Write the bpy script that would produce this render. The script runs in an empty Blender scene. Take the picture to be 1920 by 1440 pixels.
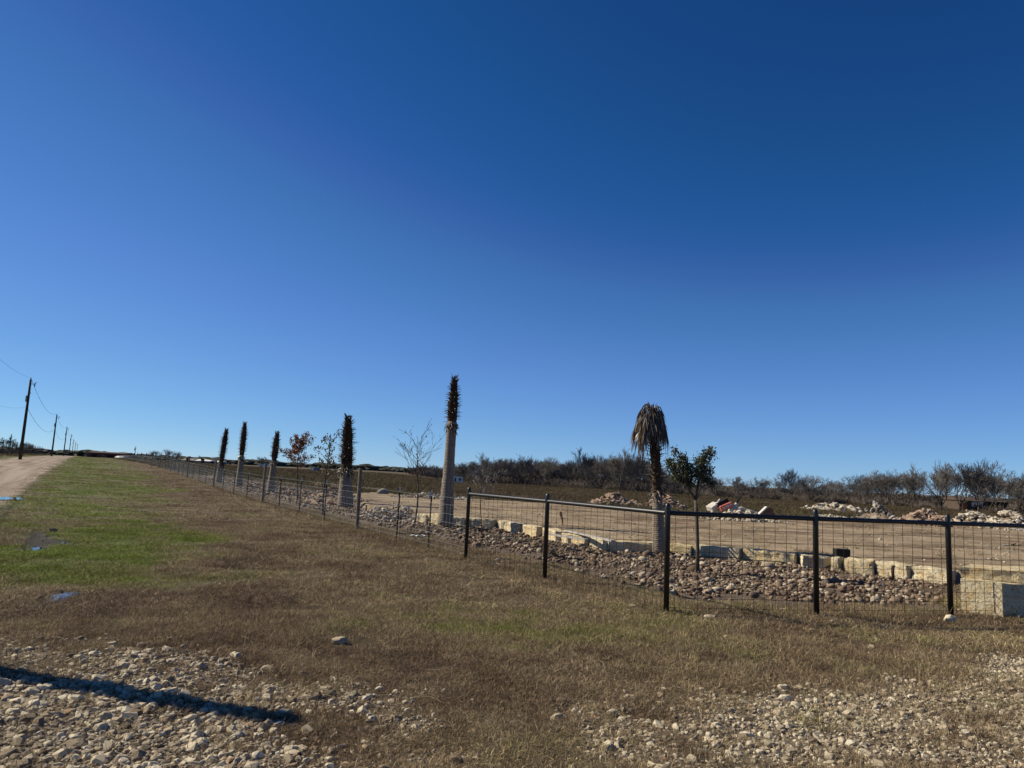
import bpy, bmesh, math, random
import numpy as np
from mathutils import Vector, Matrix, Euler

# ------------------------------------------------------------------ camera, sky, sun, exposure
scene = bpy.context.scene
COL = scene.collection
CAM_H = 1.65
FPX = 1320.0                      # focal length in pixels of a 1920 px wide picture
PITCH, ROLL = math.radians(7.42), math.radians(2.6)
F0 = Vector((0, math.cos(PITCH), math.sin(PITCH)))
U0 = Vector((0, -math.sin(PITCH), math.cos(PITCH)))
R0 = Vector((1, 0, 0))
RR = R0 * math.cos(ROLL) + U0 * math.sin(ROLL)
UU = -R0 * math.sin(ROLL) + U0 * math.cos(ROLL)
cam_data = bpy.data.cameras.new('camera')
cam = bpy.data.objects.new('camera', cam_data)
COL.objects.link(cam)
cam_data.sensor_width = 36.0
cam_data.lens = 36.0 * FPX / 1920.0
cam_data.clip_start = 0.1
cam_data.clip_end = 9000
cam.matrix_world = Matrix(((RR.x, UU.x, -F0.x, 0), (RR.y, UU.y, -F0.y, 0), (RR.z, UU.z, -F0.z, CAM_H), (0, 0, 0, 1)))
scene.camera = cam

SUN_AZ = math.atan2(-0.955, 0.295)         # from +Y towards +X
SUN_EL = math.radians(36)
world = bpy.data.worlds.new('World')
scene.world = world
world.use_nodes = True
wn = world.node_tree
wn.nodes.clear()
sky = wn.nodes.new('ShaderNodeTexSky')
sky.sky_type = 'NISHITA'
sky.sun_disc = False
sky.sun_elevation = SUN_EL
sky.sun_rotation = SUN_AZ
sky.altitude = 0
sky.air_density = 0.6
sky.dust_density = 0.0
sky.ozone_density = 5.0
bg = wn.nodes.new('ShaderNodeBackground')
bg.inputs[1].default_value = 0.0732
out = wn.nodes.new('ShaderNodeOutputWorld')
# the deep, contrasty blue of a phone picture: one tone curve over the whole sky
pre = wn.nodes.new('ShaderNodeVectorMath')
pre.operation = 'SCALE'
pre.inputs['Scale'].default_value = 0.1
cv = wn.nodes.new('ShaderNodeRGBCurve')
for ci_, pts_ in ((0, [(.05, .0095), (.07, .019), (.085, .042), (.105, .062), (.139, .098), (.25, .175), (.42, .27), (.6, .38), (1, .7)]),
                  (1, [(.096, .058), (.114, .076), (.16, .122), (.183, .163), (.265, .245), (.45, .39), (.75, .58), (1, .76)]),
                  (2, [(.213, .21), (.258, .262), (.347, .39), (.407, .47), (.572, .65), (.75, .75), (.946, .85), (1, .88)])):
    cu = cv.mapping.curves[ci_]
    cu.points[-1].location = pts_[-1]
    for p_ in pts_[:-1]: cu.points.new(*p_)
cv.mapping.update()
post_ = wn.nodes.new('ShaderNodeVectorMath')
post_.operation = 'SCALE'
post_.inputs['Scale'].default_value = 10.0
wn.links.new(sky.outputs[0], pre.inputs[0])
wn.links.new(pre.outputs[0], cv.inputs['Color'])
wn.links.new(cv.outputs[0], post_.inputs[0])
wn.links.new(post_.outputs[0], bg.inputs[0])
wn.links.new(bg.outputs[0], out.inputs[0])

sun_data = bpy.data.lights.new('sun', 'SUN')
sun_data.energy = 5.0
sun_data.angle = math.radians(0.53)
sun_data.color = (1.0, 0.90, 0.70)
sun = bpy.data.objects.new('sun', sun_data)
COL.objects.link(sun)
SD = Vector((math.sin(SUN_AZ) * math.cos(SUN_EL), math.cos(SUN_AZ) * math.cos(SUN_EL), math.sin(SUN_EL)))
sun.rotation_euler = SD.to_track_quat('Z', 'Y').to_euler()

scene.view_settings.view_transform = 'Standard'
scene.view_settings.look = 'None'
scene.view_settings.exposure = 0.45
scene.view_settings.gamma = 1.0
scene.render.engine = 'CYCLES'
scene.cycles.max_bounces = 4
scene.cycles.diffuse_bounces = 2
scene.cycles.glossy_bounces = 2
scene.cycles.transparent_max_bounces = 4

# ------------------------------------------------------------------ numeric helpers
rng = np.random.default_rng(7)
random.seed(11)


def S(t):
    t = np.clip(t, 0, 1)
    return t * t * (3 - 2 * t)


def _hash(ix, iy, seed):
    n = (ix.astype(np.int64) * 374761393 + iy.astype(np.int64) * 668265263 + seed * 1442695041) & 0xffffffff
    n = ((n ^ (n >> 13)) * 1274126177) & 0xffffffff
    n = n ^ (n >> 16)
    return (n & 0xffff) / 65535.0


def vnoise(x, y, scale, seed=0):
    x = np.asarray(x, float) / scale
    y = np.asarray(y, float) / scale
    ix = np.floor(x)
    iy = np.floor(y)
    fx = S(x - ix)
    fy = S(y - iy)
    a = _hash(ix, iy, seed)
    b = _hash(ix + 1, iy, seed)
    c = _hash(ix, iy + 1, seed)
    d = _hash(ix + 1, iy + 1, seed)
    return (a * (1 - fx) + b * fx) * (1 - fy) + (c * (1 - fx) + d * fx) * fy


def fbm(x, y, scale, seed=0, octv=4):
    v, amp, tot = 0, 1.0, 0
    for k in range(octv):
        v = v + amp * vnoise(x, y, scale / 2 ** k, seed + k * 17)
        tot += amp
        amp *= 0.55
    return v / tot


def ray(u, v):
    return (F0 * FPX + RR * (u - 960) + UU * (720 - v)).normalized()


def G(u, v, z=0.0):
    d = ray(u, v)
    t = (z - CAM_H) / d.z
    return Vector((d.x * t, d.y * t, z))


def poly_px(pts, z=0.0):
    return np.array([[*G(u, v, z)[:2]] for u, v in pts])


def sdist(x, y, poly):
    """signed distance to a polygon, positive inside"""
    x = np.asarray(x, float)
    y = np.asarray(y, float)
    best = np.full(x.shape, 1e9)
    inside = np.zeros(x.shape, bool)
    n = len(poly)
    for i in range(n):
        ax, ay = poly[i]
        bx, by = poly[(i + 1) % n]
        dx, dy = bx - ax, by - ay
        L = dx * dx + dy * dy + 1e-9
        t = np.clip(((x - ax) * dx + (y - ay) * dy) / L, 0, 1)
        best = np.minimum(best, np.hypot(x - ax - t * dx, y - ay - t * dy))
        cond = ((ay > y) != (by > y)) & (x < (bx - ax) * (y - ay) / (by - ay + 1e-12) + ax)
        inside ^= cond
    return np.where(inside, best, -best)


# road frame: t along the road, s to its right
_d = ray(157, 855)
RD = Vector((_d.x, _d.y, 0)).normalized()
RN = Vector((RD.y, -RD.x, 0))


def road_ts(x, y):
    return x * RD.x + y * RD.y, x * RN.x + y * RN.y


def at_ts(t, s, z=0.0):
    return Vector((RD.x * t + RN.x * s, RD.y * t + RN.y * s, z))


# front foot of the stone wall, from left to right
WALL_PX = [(776, 980), (826, 986), (927, 992), (1010, 1008), (1062, 1021), (1134, 1033), (1250, 1038), (1296, 1043),
           (1385, 1052), (1492, 1063), (1560, 1070), (1645, 1079), (1700, 1087), (1790, 1099)]
WALL = [G(u, v, 0) for u, v in WALL_PX]
# lot polygon: wall line, then out of the frame and the far edge
LOTZ = 0.25
far_lot = [(1920, 986), (1620, 978), (1440, 972), (1100, 947), (840, 930), (700, 921), (640, 925), (690, 950)]
_e = WALL[-1]
LOT = np.array([[p.x, p.y + 0.18] for p in WALL] + [[_e.x + .6, _e.y - 1.2], [_e.x + 5.0, _e.y - 2.6], [_e.x + 22, _e.y + 3], [_e.x + 40, _e.y + 25]] +
               [[*G(u, v, LOTZ)[:2]] for u, v in far_lot])
BED = poly_px([(1800, 1146), (1530, 1135), (1260, 1128), (1100, 1078), (960, 1042), (873, 1024), (740, 995), (669, 978), (560, 950),
               (487, 932), (400, 911), (360, 903), (400, 901), (520, 916), (600, 924), (690, 938), (776, 970), (930, 980), (1062, 1005),
               (1134, 1020), (1250, 1026), (1492, 1050), (1700, 1072), (1812, 1088)])
GRAV_L = poly_px([(-300, 1185), (150, 1196), (260, 1206), (440, 1236), (470, 1260), (350, 1290), (430, 1330), (560, 1372),
                  (640, 1400), (720, 1500), (-300, 1500)])
GRAV_R = poly_px([(930, 1500), (960, 1400), (1050, 1330), (1230, 1292), (1420, 1278), (1600, 1250), (1800, 1215), (2100, 1225), (2300, 1500)])
GRAV_M = poly_px([(560, 1400), (700, 1372), (900, 1362), (1040, 1370), (1060, 1500), (560, 1500)])
GREEN = poly_px([(150, 859), (90, 905), (30, 975), (-60, 1010), (-60, 1050), (120, 1080), (300, 1095), (430, 1075), (430, 985), (330, 915), (230, 872)])
CORNER = poly_px([(1790, 1480), (1840, 1330), (1960, 1290), (2300, 1290), (2300, 1500)])
MUD = poly_px([(38, 1030), (36, 1008), (60, 991), (88, 996), (100, 1006), (150, 1016), (148, 1024), (100, 1020), (95, 1032), (60, 1036)])
RUT = poly_px([(0, 955), (24, 946), (12, 970), (-20, 992), (-90, 996), (-70, 955)])
PUD1 = poly_px([(80, 1127), (92, 1118), (118, 1112), (150, 1108), (152, 1114), (132, 1123), (100, 1130)])


def in_lot(x, y):
    return sdist(x, y, LOT)


def H(x, y):
    x = np.asarray(x, float)
    y = np.asarray(y, float)
    t, s = road_ts(x, y)
    w = 1 - 0.6 * S((s - 8) / 50)
    rise = np.where(t > 40, 1.5 * (1 - np.exp(-np.maximum(t - 40, 0) / 80)), 0) * w
    az = x / np.maximum(y, 1.0)
    dip = -1.5 * S((y - 48) / 100) * S((az + 0.16) / 0.14) * (y > 0)
    r = np.hypot(x, y)
    z = rise * (1 - S((az + 0.2) / 0.1)) + dip
    z = z + (fbm(x, y, 3.0, 5) - 0.5) * 0.05 * S(r / 8) * (1 - S((r - 60) / 50))
    z = z + (fbm(x, y, 0.35, 9, 3) - 0.5) * 0.028 * (1 - S((r - 18) / 20))
    d = in_lot(x, y)
    z = z + LOTZ * S(d / 0.16 + 0.2) * (1 - S((y - 36) / 20))
    # wheel ruts and hollows
    z = z - 0.05 * S(sdist(x, y, MUD) / 0.3 + 0.2) - 0.05 * S(sdist(x, y, PUD1) / 0.10 + 1.0)
    # bank beside the left fence
    z = z + 0.18 * S((-s - 9.2) / 2.5) * (t > 5)
    return z


def h1(x, y):
    return float(H(np.array([x]), np.array([y]))[0])


def GT(u, v):
    """where the ray through (u, v) meets the terrain"""
    d = ray(u, v)
    ts = np.concatenate([np.arange(2, 60, 0.05), np.geomspace(60, 2500, 1500)])
    x, y, z = d.x * ts, d.y * ts, CAM_H + d.z * ts
    k = np.argmax(z < H(x, y))
    if k == 0:
        k = len(ts) - 1
    return Vector((x[k], y[k], h1(x[k], y[k])))


def at_dist(u, dist):
    """point of the terrain in the azimuth of column u (taken at the horizon) at a given depth"""
    hv = 892 + 0.0455 * (u - 960)
    d = ray(u, hv)
    x, y = d.x / d.y * dist, dist
    return Vector((x, y, h1(x, y)))


def top_z(P, v, u=None):
    """height above P so that its top shows at picture row v"""
    hv_d = None
    # project: find z so that row(P.x,P.y,z)=v
    lo, hi = P.z - 1, P.z + 60
    for _ in range(40):
        m = (lo + hi) / 2
        q = Vector((P.x, P.y, m - CAM_H))
        row = 720 - FPX * q.dot(UU) / q.dot(F0)
        if row > v:
            lo = m
        else:
            hi = m
    return m - P.z


def zones(x, y):
    x = np.asarray(x, float)
    y = np.asarray(y, float)
    t, s = road_ts(x, y)
    n1 = fbm(x, y, 1.2, 21)
    n2 = fbm(x, y, 4.0, 31)
    n3 = fbm(x, y, 0.5, 41)
    z = {}
    lot = S(in_lot(x, y) / 0.25 + 0.5)
    z['lot'] = lot
    road = S((-s - 1.9 + (n1 - .5) * 0.9) / 0.5) * S((s + 8.9 + (n2 - .5) * 1.2) / 0.6) * (t > -20)
    z['road'] = road
    gl = S((sdist(x, y, GRAV_L) + (n1 - 0.5) * 1.0 + (n3 - .5) * .7 + 0.1) / 0.35)
    gr = S((sdist(x, y, GRAV_R) + (n1 - 0.5) * 1.1 + (n3 - .5) * .7 - 0.05) / 0.5)
    low = S((6.1 - y + (n2 - .5) * 1.6) / 1.2) * (0.22 + 0.75 * S((n1 - .42) / .14)) * (y > 0) * 0.9
    gm = S((sdist(x, y, GRAV_M) + (n1 - 0.5) * 0.9 + (n3 - .5) * .6 - 0.15) / 0.35) * 0.8
    hole = S((n1 - 0.58) / 0.1)
    z['gravel'] = np.clip(np.maximum(np.maximum(np.maximum(gl, gr), gm) * (1 - 0.75 * hole), low), 0, 1)
    bed = S((sdist(x, y, BED) + (n3 - 0.5) * 0.5 + (n1 - .5) * .5) / 0.4 + 0.3)
    z['bed'] = bed * (1 - lot)
    g = S((sdist(x, y, GREEN) + (n1 - .5) * 2.6 + (n2 - .5) * 5.0) / 2.2)
    g = np.maximum(g * (0.35 + 0.9 * S((n2 - 0.33) / 0.3)), 0.25 * S((n2 - 0.54) / 0.2) * (s > -2) * (np.hypot(x, y) < 30))
    g = g * (0.35 + 0.75 * S((n3 - .36) / .22))
    g = np.maximum(g, 0.85 * S((3.2 - s + (n1 - .5) * 4) / 3) * S((t - 9.5) / 2.5) * (.35 + .65 * S((n1 - .35) / .25)))
    g = np.maximum(g, 0.7 * S((3.6 - np.abs(s - .2)) / 3) * S((t - 22) / 20) * (0.4 + n2))
    near_r = S(1 - np.abs(y - 8.2 + (n1 - .5) * 2) / 1.1) * S(x - .5) * 0.3
    g = np.maximum(g, near_r * S((n1 - .3) / .3))
    z['green'] = np.clip(g * (1 - road) * (1 - lot) * (1 - bed), 0, 1)
    r = np.hypot(x, y)
    z['field'] = S((y - 26) / 6) * S((s - 7.8) / 1.0) * (1 - lot) * (1 - bed)
    z['mud'] = np.maximum(S((sdist(x, y, MUD) + (n3 - .5) * .3) / 0.2 + 0.3), .8 * S((sdist(x, y, RUT) + (n3 - .5) * .3) / 0.2 + 0.3))
    z['corner'] = S((sdist(x, y, CORNER) + (n1 - .5) * 1.2) / 0.6)
    z['n1'], z['n2'], z['n3'] = n1, n2, n3
    return z


# ------------------------------------------------------------------ object helpers
def tag(o, label=None, cat=None, group=None, kind=None):
    if label: o['label'] = label
    if cat: o['category'] = cat
    if group: o['group'] = group
    if kind: o['kind'] = kind
    return o


def thing(name, loc, label, cat, group=None, rz=0.0):
    o = bpy.data.objects.new(name, None)
    o.empty_display_size = 0.2
    COL.objects.link(o)
    o.location = loc
    o.rotation_euler = (0, 0, rz)
    return tag(o, label, cat, group)


def link(name, me, parent=None, loc=None, rot=None, scl=None):
    o = bpy.data.objects.new(name, me)
    COL.objects.link(o)
    if parent: o.parent = parent
    if loc is not None: o.location = loc
    if rot is not None: o.rotation_euler = rot
    if scl is not None: o.scale = scl if hasattr(scl, '__len__') else (scl,) * 3
    return o


class MB:
    """collects simple shapes; build() makes ONE mesh of them"""

    def __init__(self):
        self.v, self.f = [], []

    def add(self, vs, fs):
        b = len(self.v)
        self.v.extend([tuple(p) for p in vs])
        self.f.extend([tuple(i + b for i in f) for f in fs])
        return self

    def box(self, c, s, M=None):
        vs = []
        for dx in (-.5, .5):
            for dy in (-.5, .5):
                for dz in (-.5, .5):
                    p = Vector((dx * s[0], dy * s[1], dz * s[2]))
                    if M is not None: p = M @ p
                    vs.append(p + Vector(c))
        return self.add(vs, [(0, 1, 3, 2), (4, 6, 7, 5), (0, 4, 5, 1), (2, 3, 7, 6), (0, 2, 6, 4), (1, 5, 7, 3)])

    def tube(self, pts, radii, n=8, caps=True):
        pts = [Vector(p) for p in pts]
        if not hasattr(radii, '__len__'): radii = [radii] * len(pts)
        b = []
        ref = None
        for i, p in enumerate(pts):
            d = (pts[min(i + 1, len(pts) - 1)] - pts[max(i - 1, 0)])
            if d.length < 1e-9: d = Vector((0, 0, 1))
            d.normalize()
            if ref is None:
                ref = d.orthogonal().normalized()
            ref = (ref - d * ref.dot(d))
            if ref.length < 1e-6: ref = d.orthogonal()
            ref.normalize()
            bi = d.cross(ref)
            for k in range(n):
                a = 2 * math.pi * k / n
                b.append(p + (ref * math.cos(a) + bi * math.sin(a)) * radii[i])
        fs = []
        for i in range(len(pts) - 1):
            for k in range(n):
                k2 = (k + 1) % n
                fs.append((i * n + k, i * n + k2, (i + 1) * n + k2, (i + 1) * n + k))
        if caps:
            fs.append(tuple(range(n))[::-1])
            fs.append(tuple((len(pts) - 1) * n + k for k in range(n)))
        return self.add(b, fs)

    def mesh(self, name, mat, smooth=False):
        me = bpy.data.meshes.new(name)
        me.from_pydata(self.v, [], self.f)
        if smooth:
            me.polygons.foreach_set('use_smooth', [True] * len(me.polygons))
        if mat: me.materials.append(mat)
        return me

    def build(self, name, mat, parent=None, smooth=False, **k):
        return link(name, self.mesh(name, mat, smooth), parent, **k)


# ------------------------------------------------------------------ materials
class NT:
    def __init__(self, name):
        self.m = bpy.data.materials.new(name)
        self.m.use_nodes = True
        self.t = self.m.node_tree
        self.t.nodes.clear()
        self.out = self.t.nodes.new('ShaderNodeOutputMaterial')
        self.b = self.t.nodes.new('ShaderNodeBsdfPrincipled')
        self.t.links.new(self.b.outputs[0], self.out.inputs[0])
        self.b.inputs['Roughness'].default_value = 0.9
        self.b.inputs['Specular IOR Level'].default_value = 0.2
        self.co = self.t.nodes.new('ShaderNodeTexCoord')

    def n(self, t, **k):
        nd = self.t.nodes.new(t)
        for a, v in k.items():
            if a.startswith('i_'):
                key = a[2:]
                key = int(key) if key.isdigit() else key.replace('_', ' ')
                nd.inputs[key].default_value = v
            else:
                setattr(nd, a, v)
        return nd

    def l(self, a, b): self.t.links.new(a, b)

    def noise(self, scale, detail=4, rough=0.6, src='Object', dist=0.0, vec=None):
        nd = self.n('ShaderNodeTexNoise')
        nd.inputs['Scale'].default_value = scale
        nd.inputs['Detail'].default_value = detail
        nd.inputs['Roughness'].default_value = rough
        nd.inputs['Distortion'].default_value = dist
        self.l(vec if vec is not None else self.co.outputs[src], nd.inputs['Vector'])
        return nd.outputs['Fac']

    def ramp(self, fac, stops):
        nd = self.n('ShaderNodeValToRGB')
        cr = nd.color_ramp
        while len(cr.elements) > len(stops): cr.elements.remove(cr.elements[-1])
        while len(cr.elements) < len(stops): cr.elements.new(0.5)
        for e, (p, c) in zip(cr.elements, stops):
            e.position = p
            e.color = (*c, 1) if len(c) == 3 else c
        self.l(fac, nd.inputs[0])
        return nd.outputs[0]

    def mix(self, fac, a, b, mode='MIX'):
        nd = self.n('ShaderNodeMix')
        nd.data_type = 'RGBA'
        nd.blend_type = mode
        for val, idx in ((fac, 0), (a, 6), (b, 7)):
            if hasattr(val, 'links') or isinstance(val, bpy.types.NodeSocket):
                self.l(val, nd.inputs[idx])
            elif idx == 0:
                nd.inputs[0].default_value = val
            else:
                nd.inputs[idx].default_value = (*val, 1)
        return nd.outputs[2]

    def math(self, op, a, b=0.5, clamp=False):
        nd = self.n('ShaderNodeMath')
        nd.operation = op
        nd.use_clamp = clamp
        for i, v in enumerate((a, b)):
            if isinstance(v, bpy.types.NodeSocket): self.l(v, nd.inputs[i])
            else: nd.inputs[i].default_value = v
        return nd.outputs[0]

    def bump(self, h, strength=0.5, dist=0.02):
        nd = self.n('ShaderNodeBump')
        nd.inputs['Strength'].default_value = strength
        nd.inputs['Distance'].default_value = dist
        self.l(h, nd.inputs['Height'])
        self.l(nd.outputs[0], self.b.inputs['Normal'])

    def color(self, c):
        if isinstance(c, bpy.types.NodeSocket): self.l(c, self.b.inputs['Base Color'])
        else: self.b.inputs['Base Color'].default_value = (*c, 1)

    def rough(self, v): self.b.inputs['Roughness'].default_value = v


def simple(name, c1, c2, scale=8, rough=0.9, bump=0.3, bdist=0.01, spec=0.2, metal=0.0, detail=5):
    m = NT(name)
    f = m.noise(scale, detail)
    m.color(m.ramp(f, [(0.35, c1), (0.65, c2)]))
    if bump: m.bump(m.noise(scale * 4, 4), bump, bdist)
    m.rough(rough)
    m.b.inputs['Specular IOR Level'].default_value = spec
    m.b.inputs['Metallic'].default_value = metal
    return m.m


def stone_mat(name, stops, scale=25, bump=0.5, bdist=0.01, tint=0.35):
    """stone whose colour differs from piece to piece"""
    m = NT(name)
    oi = m.n('ShaderNodeObjectInfo')
    base = m.ramp(oi.outputs['Random'], stops)
    f = m.noise(scale, 5, 0.65)
    var = m.ramp(f, [(0.25, (0.55, 0.52, 0.48)), (0.6, (1.0, 1.0, 1.0)), (0.8, (1.15, 1.12, 1.05))])
    m.color(m.mix(1.0, base, var, 'MULTIPLY'))
    m.bump(m.noise(scale * 1.6, 6, 0.7), bump, bdist)
    m.rough(0.95)
    return m.m


MAT = {}
MAT['lime'] = stone_mat('limestone_gravel', [(0.0, (.15, .115, .08)), (0.2, (.30, .24, .165)), (0.5, (.46, .39, .28)), (0.8, (.62, .54, .40)), (.93, (.68, .62, .48)), (1, (.36, .22, .12))])
MAT['cobble'] = stone_mat('river_cobble', [(0.0, (.07, .045, .034)), (0.25, (.16, .11, .078)), (0.5, (.26, .19, .13)), (0.68, (.13, .10, .08)), (0.82, (.36, .29, .21)), (1, (.56, .49, .38))], scale=18)
MAT['chunk'] = stone_mat('rubble_chunk', [(0.0, (.22, .15, .11)), (0.4, (.38, .29, .22)), (0.7, (.48, .38, .29)), (1, (.30, .19, .14))], scale=6, bdist=0.03)
MAT['chunk_pale'] = stone_mat('pale_rubble', [(0.0, (.36, .31, .24)), (0.5, (.50, .44, .35)), (1, (.62, .57, .48))], scale=6, bdist=0.03)
MAT['chunk_grey'] = stone_mat('grey_rubble', [(0.0, (.10, .095, .09)), (0.5, (.25, .23, .20)), (1, (.42, .38, .32))], scale=6, bdist=0.03)


def block_material():
    m = NT('limestone_block')
    oi = m.n('ShaderNodeObjectInfo')
    base = m.ramp(oi.outputs['Random'], [(0, (.58, .50, .34)), (0.5, (.66, .60, .46)), (1, (.56, .50, .38))])
    f = m.noise(5, 6, 0.7)
    stain = m.ramp(f, [(0.3, (.5, .42, .32)), (0.48, (.95, .92, .85)), (0.7, (1.12, 1.1, 1.05))])
    c = m.mix(1.0, base, stain, 'MULTIPLY')
    och = m.ramp(m.noise(9, 4, .6, dist=.5), [(0.5, (0, 0, 0)), (0.62, (1, 1, 1))])
    c = m.mix(m.math('MULTIPLY', och, 0.55), c, (.50, .32, .12))
    pit = m.ramp(m.noise(38, 4, .7), [(0.36, (.35, .3, .24)), (0.46, (1, 1, 1))])
    c = m.mix(1.0, c, pit, 'MULTIPLY')
    m.color(c)
    m.bump(m.noise(22, 6, .7), 0.9, 0.03)
    return m.m


MAT['block'] = block_material()


def grass_mat(name, stops, var=0.62, transl=0.15):
    m = NT(name)
    at = m.n('ShaderNodeAttribute')
    at.attribute_type = 'INSTANCER'
    at.attribute_name = 'tint'
    base = m.ramp(at.outputs['Fac'], stops)
    oi = m.n('ShaderNodeObjectInfo')
    geo = m.n('ShaderNodeNewGeometry')
    r = m.math('ADD', m.math('MULTIPLY', geo.outputs['Random Per Island'], var), m.math('MULTIPLY', oi.outputs['Random'], 0.38))
    v = m.ramp(r, [(0.0, (.20, .17, .15)), (0.45, (.62, .60, .58)), (.78, (1.15, 1.15, 1.12)), (1.0, (2.3, 2.25, 2.1))])
    m.color(m.mix(1.0, base, v, 'MULTIPLY'))
    tr = m.n('ShaderNodeBsdfTranslucent')
    mx = m.n('ShaderNodeMixShader')
    m.l(m.b.inputs['Base Color'].links[0].from_socket, tr.inputs[0])
    mx.inputs[0].default_value = transl
    m.l(m.b.outputs[0], mx.inputs[1])
    m.l(tr.outputs[0], mx.inputs[2])
    m.l(mx.outputs[0], m.out.inputs[0])
    m.rough(0.8)
    return m.m


MAT['grass'] = grass_mat('turf', [(0.0, (.200, .140, .090)), (0.14, (.330, .250, .160)), (0.36, (.400, .320, .200)), (0.52, (.290, .270, .110)), (0.75, (.235, .270, .060)), (1.0, (.215, .280, .042))])
MAT['field_grass'] = grass_mat('dry_field_grass', [(0.0, (.085, .058, .040)), (0.5, (.125, .095, .055)), (1.0, (.110, .105, .050))])
MAT['straw'] = grass_mat('straw', [(0, (.40, .33, .22)), (1, (.32, .25, .16))])


def ground_material():
    m = NT('ground')
    a = m.n('ShaderNodeVertexColor', layer_name='zone_a')
    b = m.n('ShaderNodeVertexColor', layer_name='zone_b')
    c_ = m.n('ShaderNodeVertexColor', layer_name='zone_c')
    sa = m.n('ShaderNodeSeparateColor')
    m.l(a.outputs[0], sa.inputs[0])
    sb = m.n('ShaderNodeSeparateColor')
    m.l(b.outputs[0], sb.inputs[0])
    sc = m.n('ShaderNodeSeparateColor')
    m.l(c_.outputs[0], sc.inputs[0])
    gravel, green, lot = sa.outputs
    road, field, mud = sb.outputs
    bed, corner, spare = sc.outputs
    big = m.noise(0.5, 5, .6)
    mid = m.noise(4, 6, .65)
    fine = m.noise(45, 5, .7)
    vf = m.noise(160, 3, .7)
    dead = m.ramp(mid, [(0.3, (.055, .038, .025)), (0.55, (.105, .075, .045)), (0.75, (.16, .12, .075))])
    gr = m.ramp(mid, [(0.3, (.050, .060, .020)), (0.6, (.100, .120, .028)), (0.8, (.125, .135, .04))])
    col = m.mix(green, dead, gr)
    soil = m.ramp(fine, [(0.3, (.10, .078, .056)), (0.5, (.20, .165, .125)), (0.7, (.36, .31, .245))])
    col = m.mix(m.math('MULTIPLY', gravel, 0.75), col, soil)
    bedc = m.ramp(fine, [(0.3, (.06, .045, .035)), (0.6, (.16, .12, .09)), (0.75, (.28, .23, .18))])
    col = m.mix(bed, col, bedc)
    # packed caliche lot with streaks along the wheel tracks
    mp = m.n('ShaderNodeMapping')
    m.l(m.co.outputs['Object'], mp.inputs['Vector'])
    mp.inputs['Scale'].default_value = (0.22, 0.75, 1)
    mp.inputs['Rotation'].default_value = (0, 0, -0.35)
    streak = m.noise(1.1, 8, .72, vec=mp.outputs[0], dist=.6)
    lotc = m.ramp(streak, [(0.32, (.12, .085, .056)), (0.43, (.22, .165, .108)), (0.55, (.34, .265, .18)), (0.7, (.26, .20, .137))])
    lv = m.ramp(m.noise(30, 5, .75), [(0.3, (.50, .46, .42)), (0.5, (1, 1, 1)), (0.68, (1.35, 1.35, 1.35))])
    lotc = m.mix(1.0, lotc, lv, 'MULTIPLY')
    stain = m.ramp(m.noise(.28, 6, .7, dist=1.0), [(0.38, (.55, .48, .42)), (0.5, (1, 1, 1)), (.68, (1.12, 1.1, 1.05))])
    lotc = m.mix(1.0, lotc, stain, 'MULTIPLY')
    weed = m.ramp(m.noise(1.1, 5, .7), [(0.50, (0, 0, 0)), (0.62, (1, 1, 1))])
    lotc = m.mix(m.math('MULTIPLY', weed, 0.6), lotc, (.10, .085, .05))
    col = m.mix(lot, col, lotc)
    # road: tracks run along it
    mp2 = m.n('ShaderNodeMapping')
    mp2.inputs['Rotation'].default_value = (0, 0, math.atan2(RD.x, RD.y))
    m.l(m.co.outputs['Object'], mp2.inputs['Vector'])
    mp3 = m.n('ShaderNodeMapping')
    mp3.inputs['Scale'].default_value = (1.2, 0.06, 1)
    m.l(mp2.outputs[0], mp3.inputs['Vector'])
    rs = m.noise(1.0, 5, .6, vec=mp3.outputs[0])
    rc = m.ramp(rs, [(0.33, (.16, .115, .085)), (0.48, (.25, .195, .15)), (0.62, (.34, .28, .22))])
    rc = m.mix(1.0, rc, m.ramp(m.noise(14, 5, .7), [(0.3, (.6, .58, .56)), (0.55, (1, 1, 1)), (0.75, (1.2, 1.2, 1.2))]), 'MULTIPLY')
    col = m.mix(road, col, rc)
    fc = m.ramp(m.noise(0.09, 6, .65), [(0.35, (.075, .050, .034)), (0.5, (.105, .078, .046)), (0.65, (.10, .094, .046))])
    fc = m.mix(1.0, fc, m.ramp(m.noise(2.2, 5, .7), [(0.3, (.6, .6, .6)), (0.6, (1.1, 1.1, 1.1))]), 'MULTIPLY')
    col = m.mix(field, col, fc)
    col = m.mix(m.math('MULTIPLY', corner, 0.8), col, m.ramp(mid, [(0.35, (.20, .16, .11)), (0.65, (.32, .265, .195))]))
    mudc = m.ramp(vf, [(0.35, (.010, .008, .007)), (0.6, (.030, .025, .020))])
    col = m.mix(mud, col, mudc)
    m.color(col)
    hgt = m.math('ADD', m.math('MULTIPLY', fine, 1.0), m.math('MULTIPLY', mid, 2.0))
    m.bump(hgt, 0.8, 0.025)
    rr_ = m.math('SUBTRACT', 0.95, m.math('MULTIPLY', mud, 0.05))
    m.l(rr_, m.b.inputs['Roughness'])
    return m.m


MAT['ground'] = ground_material()


def water_material():
    m = NT('water')
    m.color((.035, .035, .03))
    m.rough(0.04)
    m.b.inputs['Specular IOR Level'].default_value = 1.0
    return m.m


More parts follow.
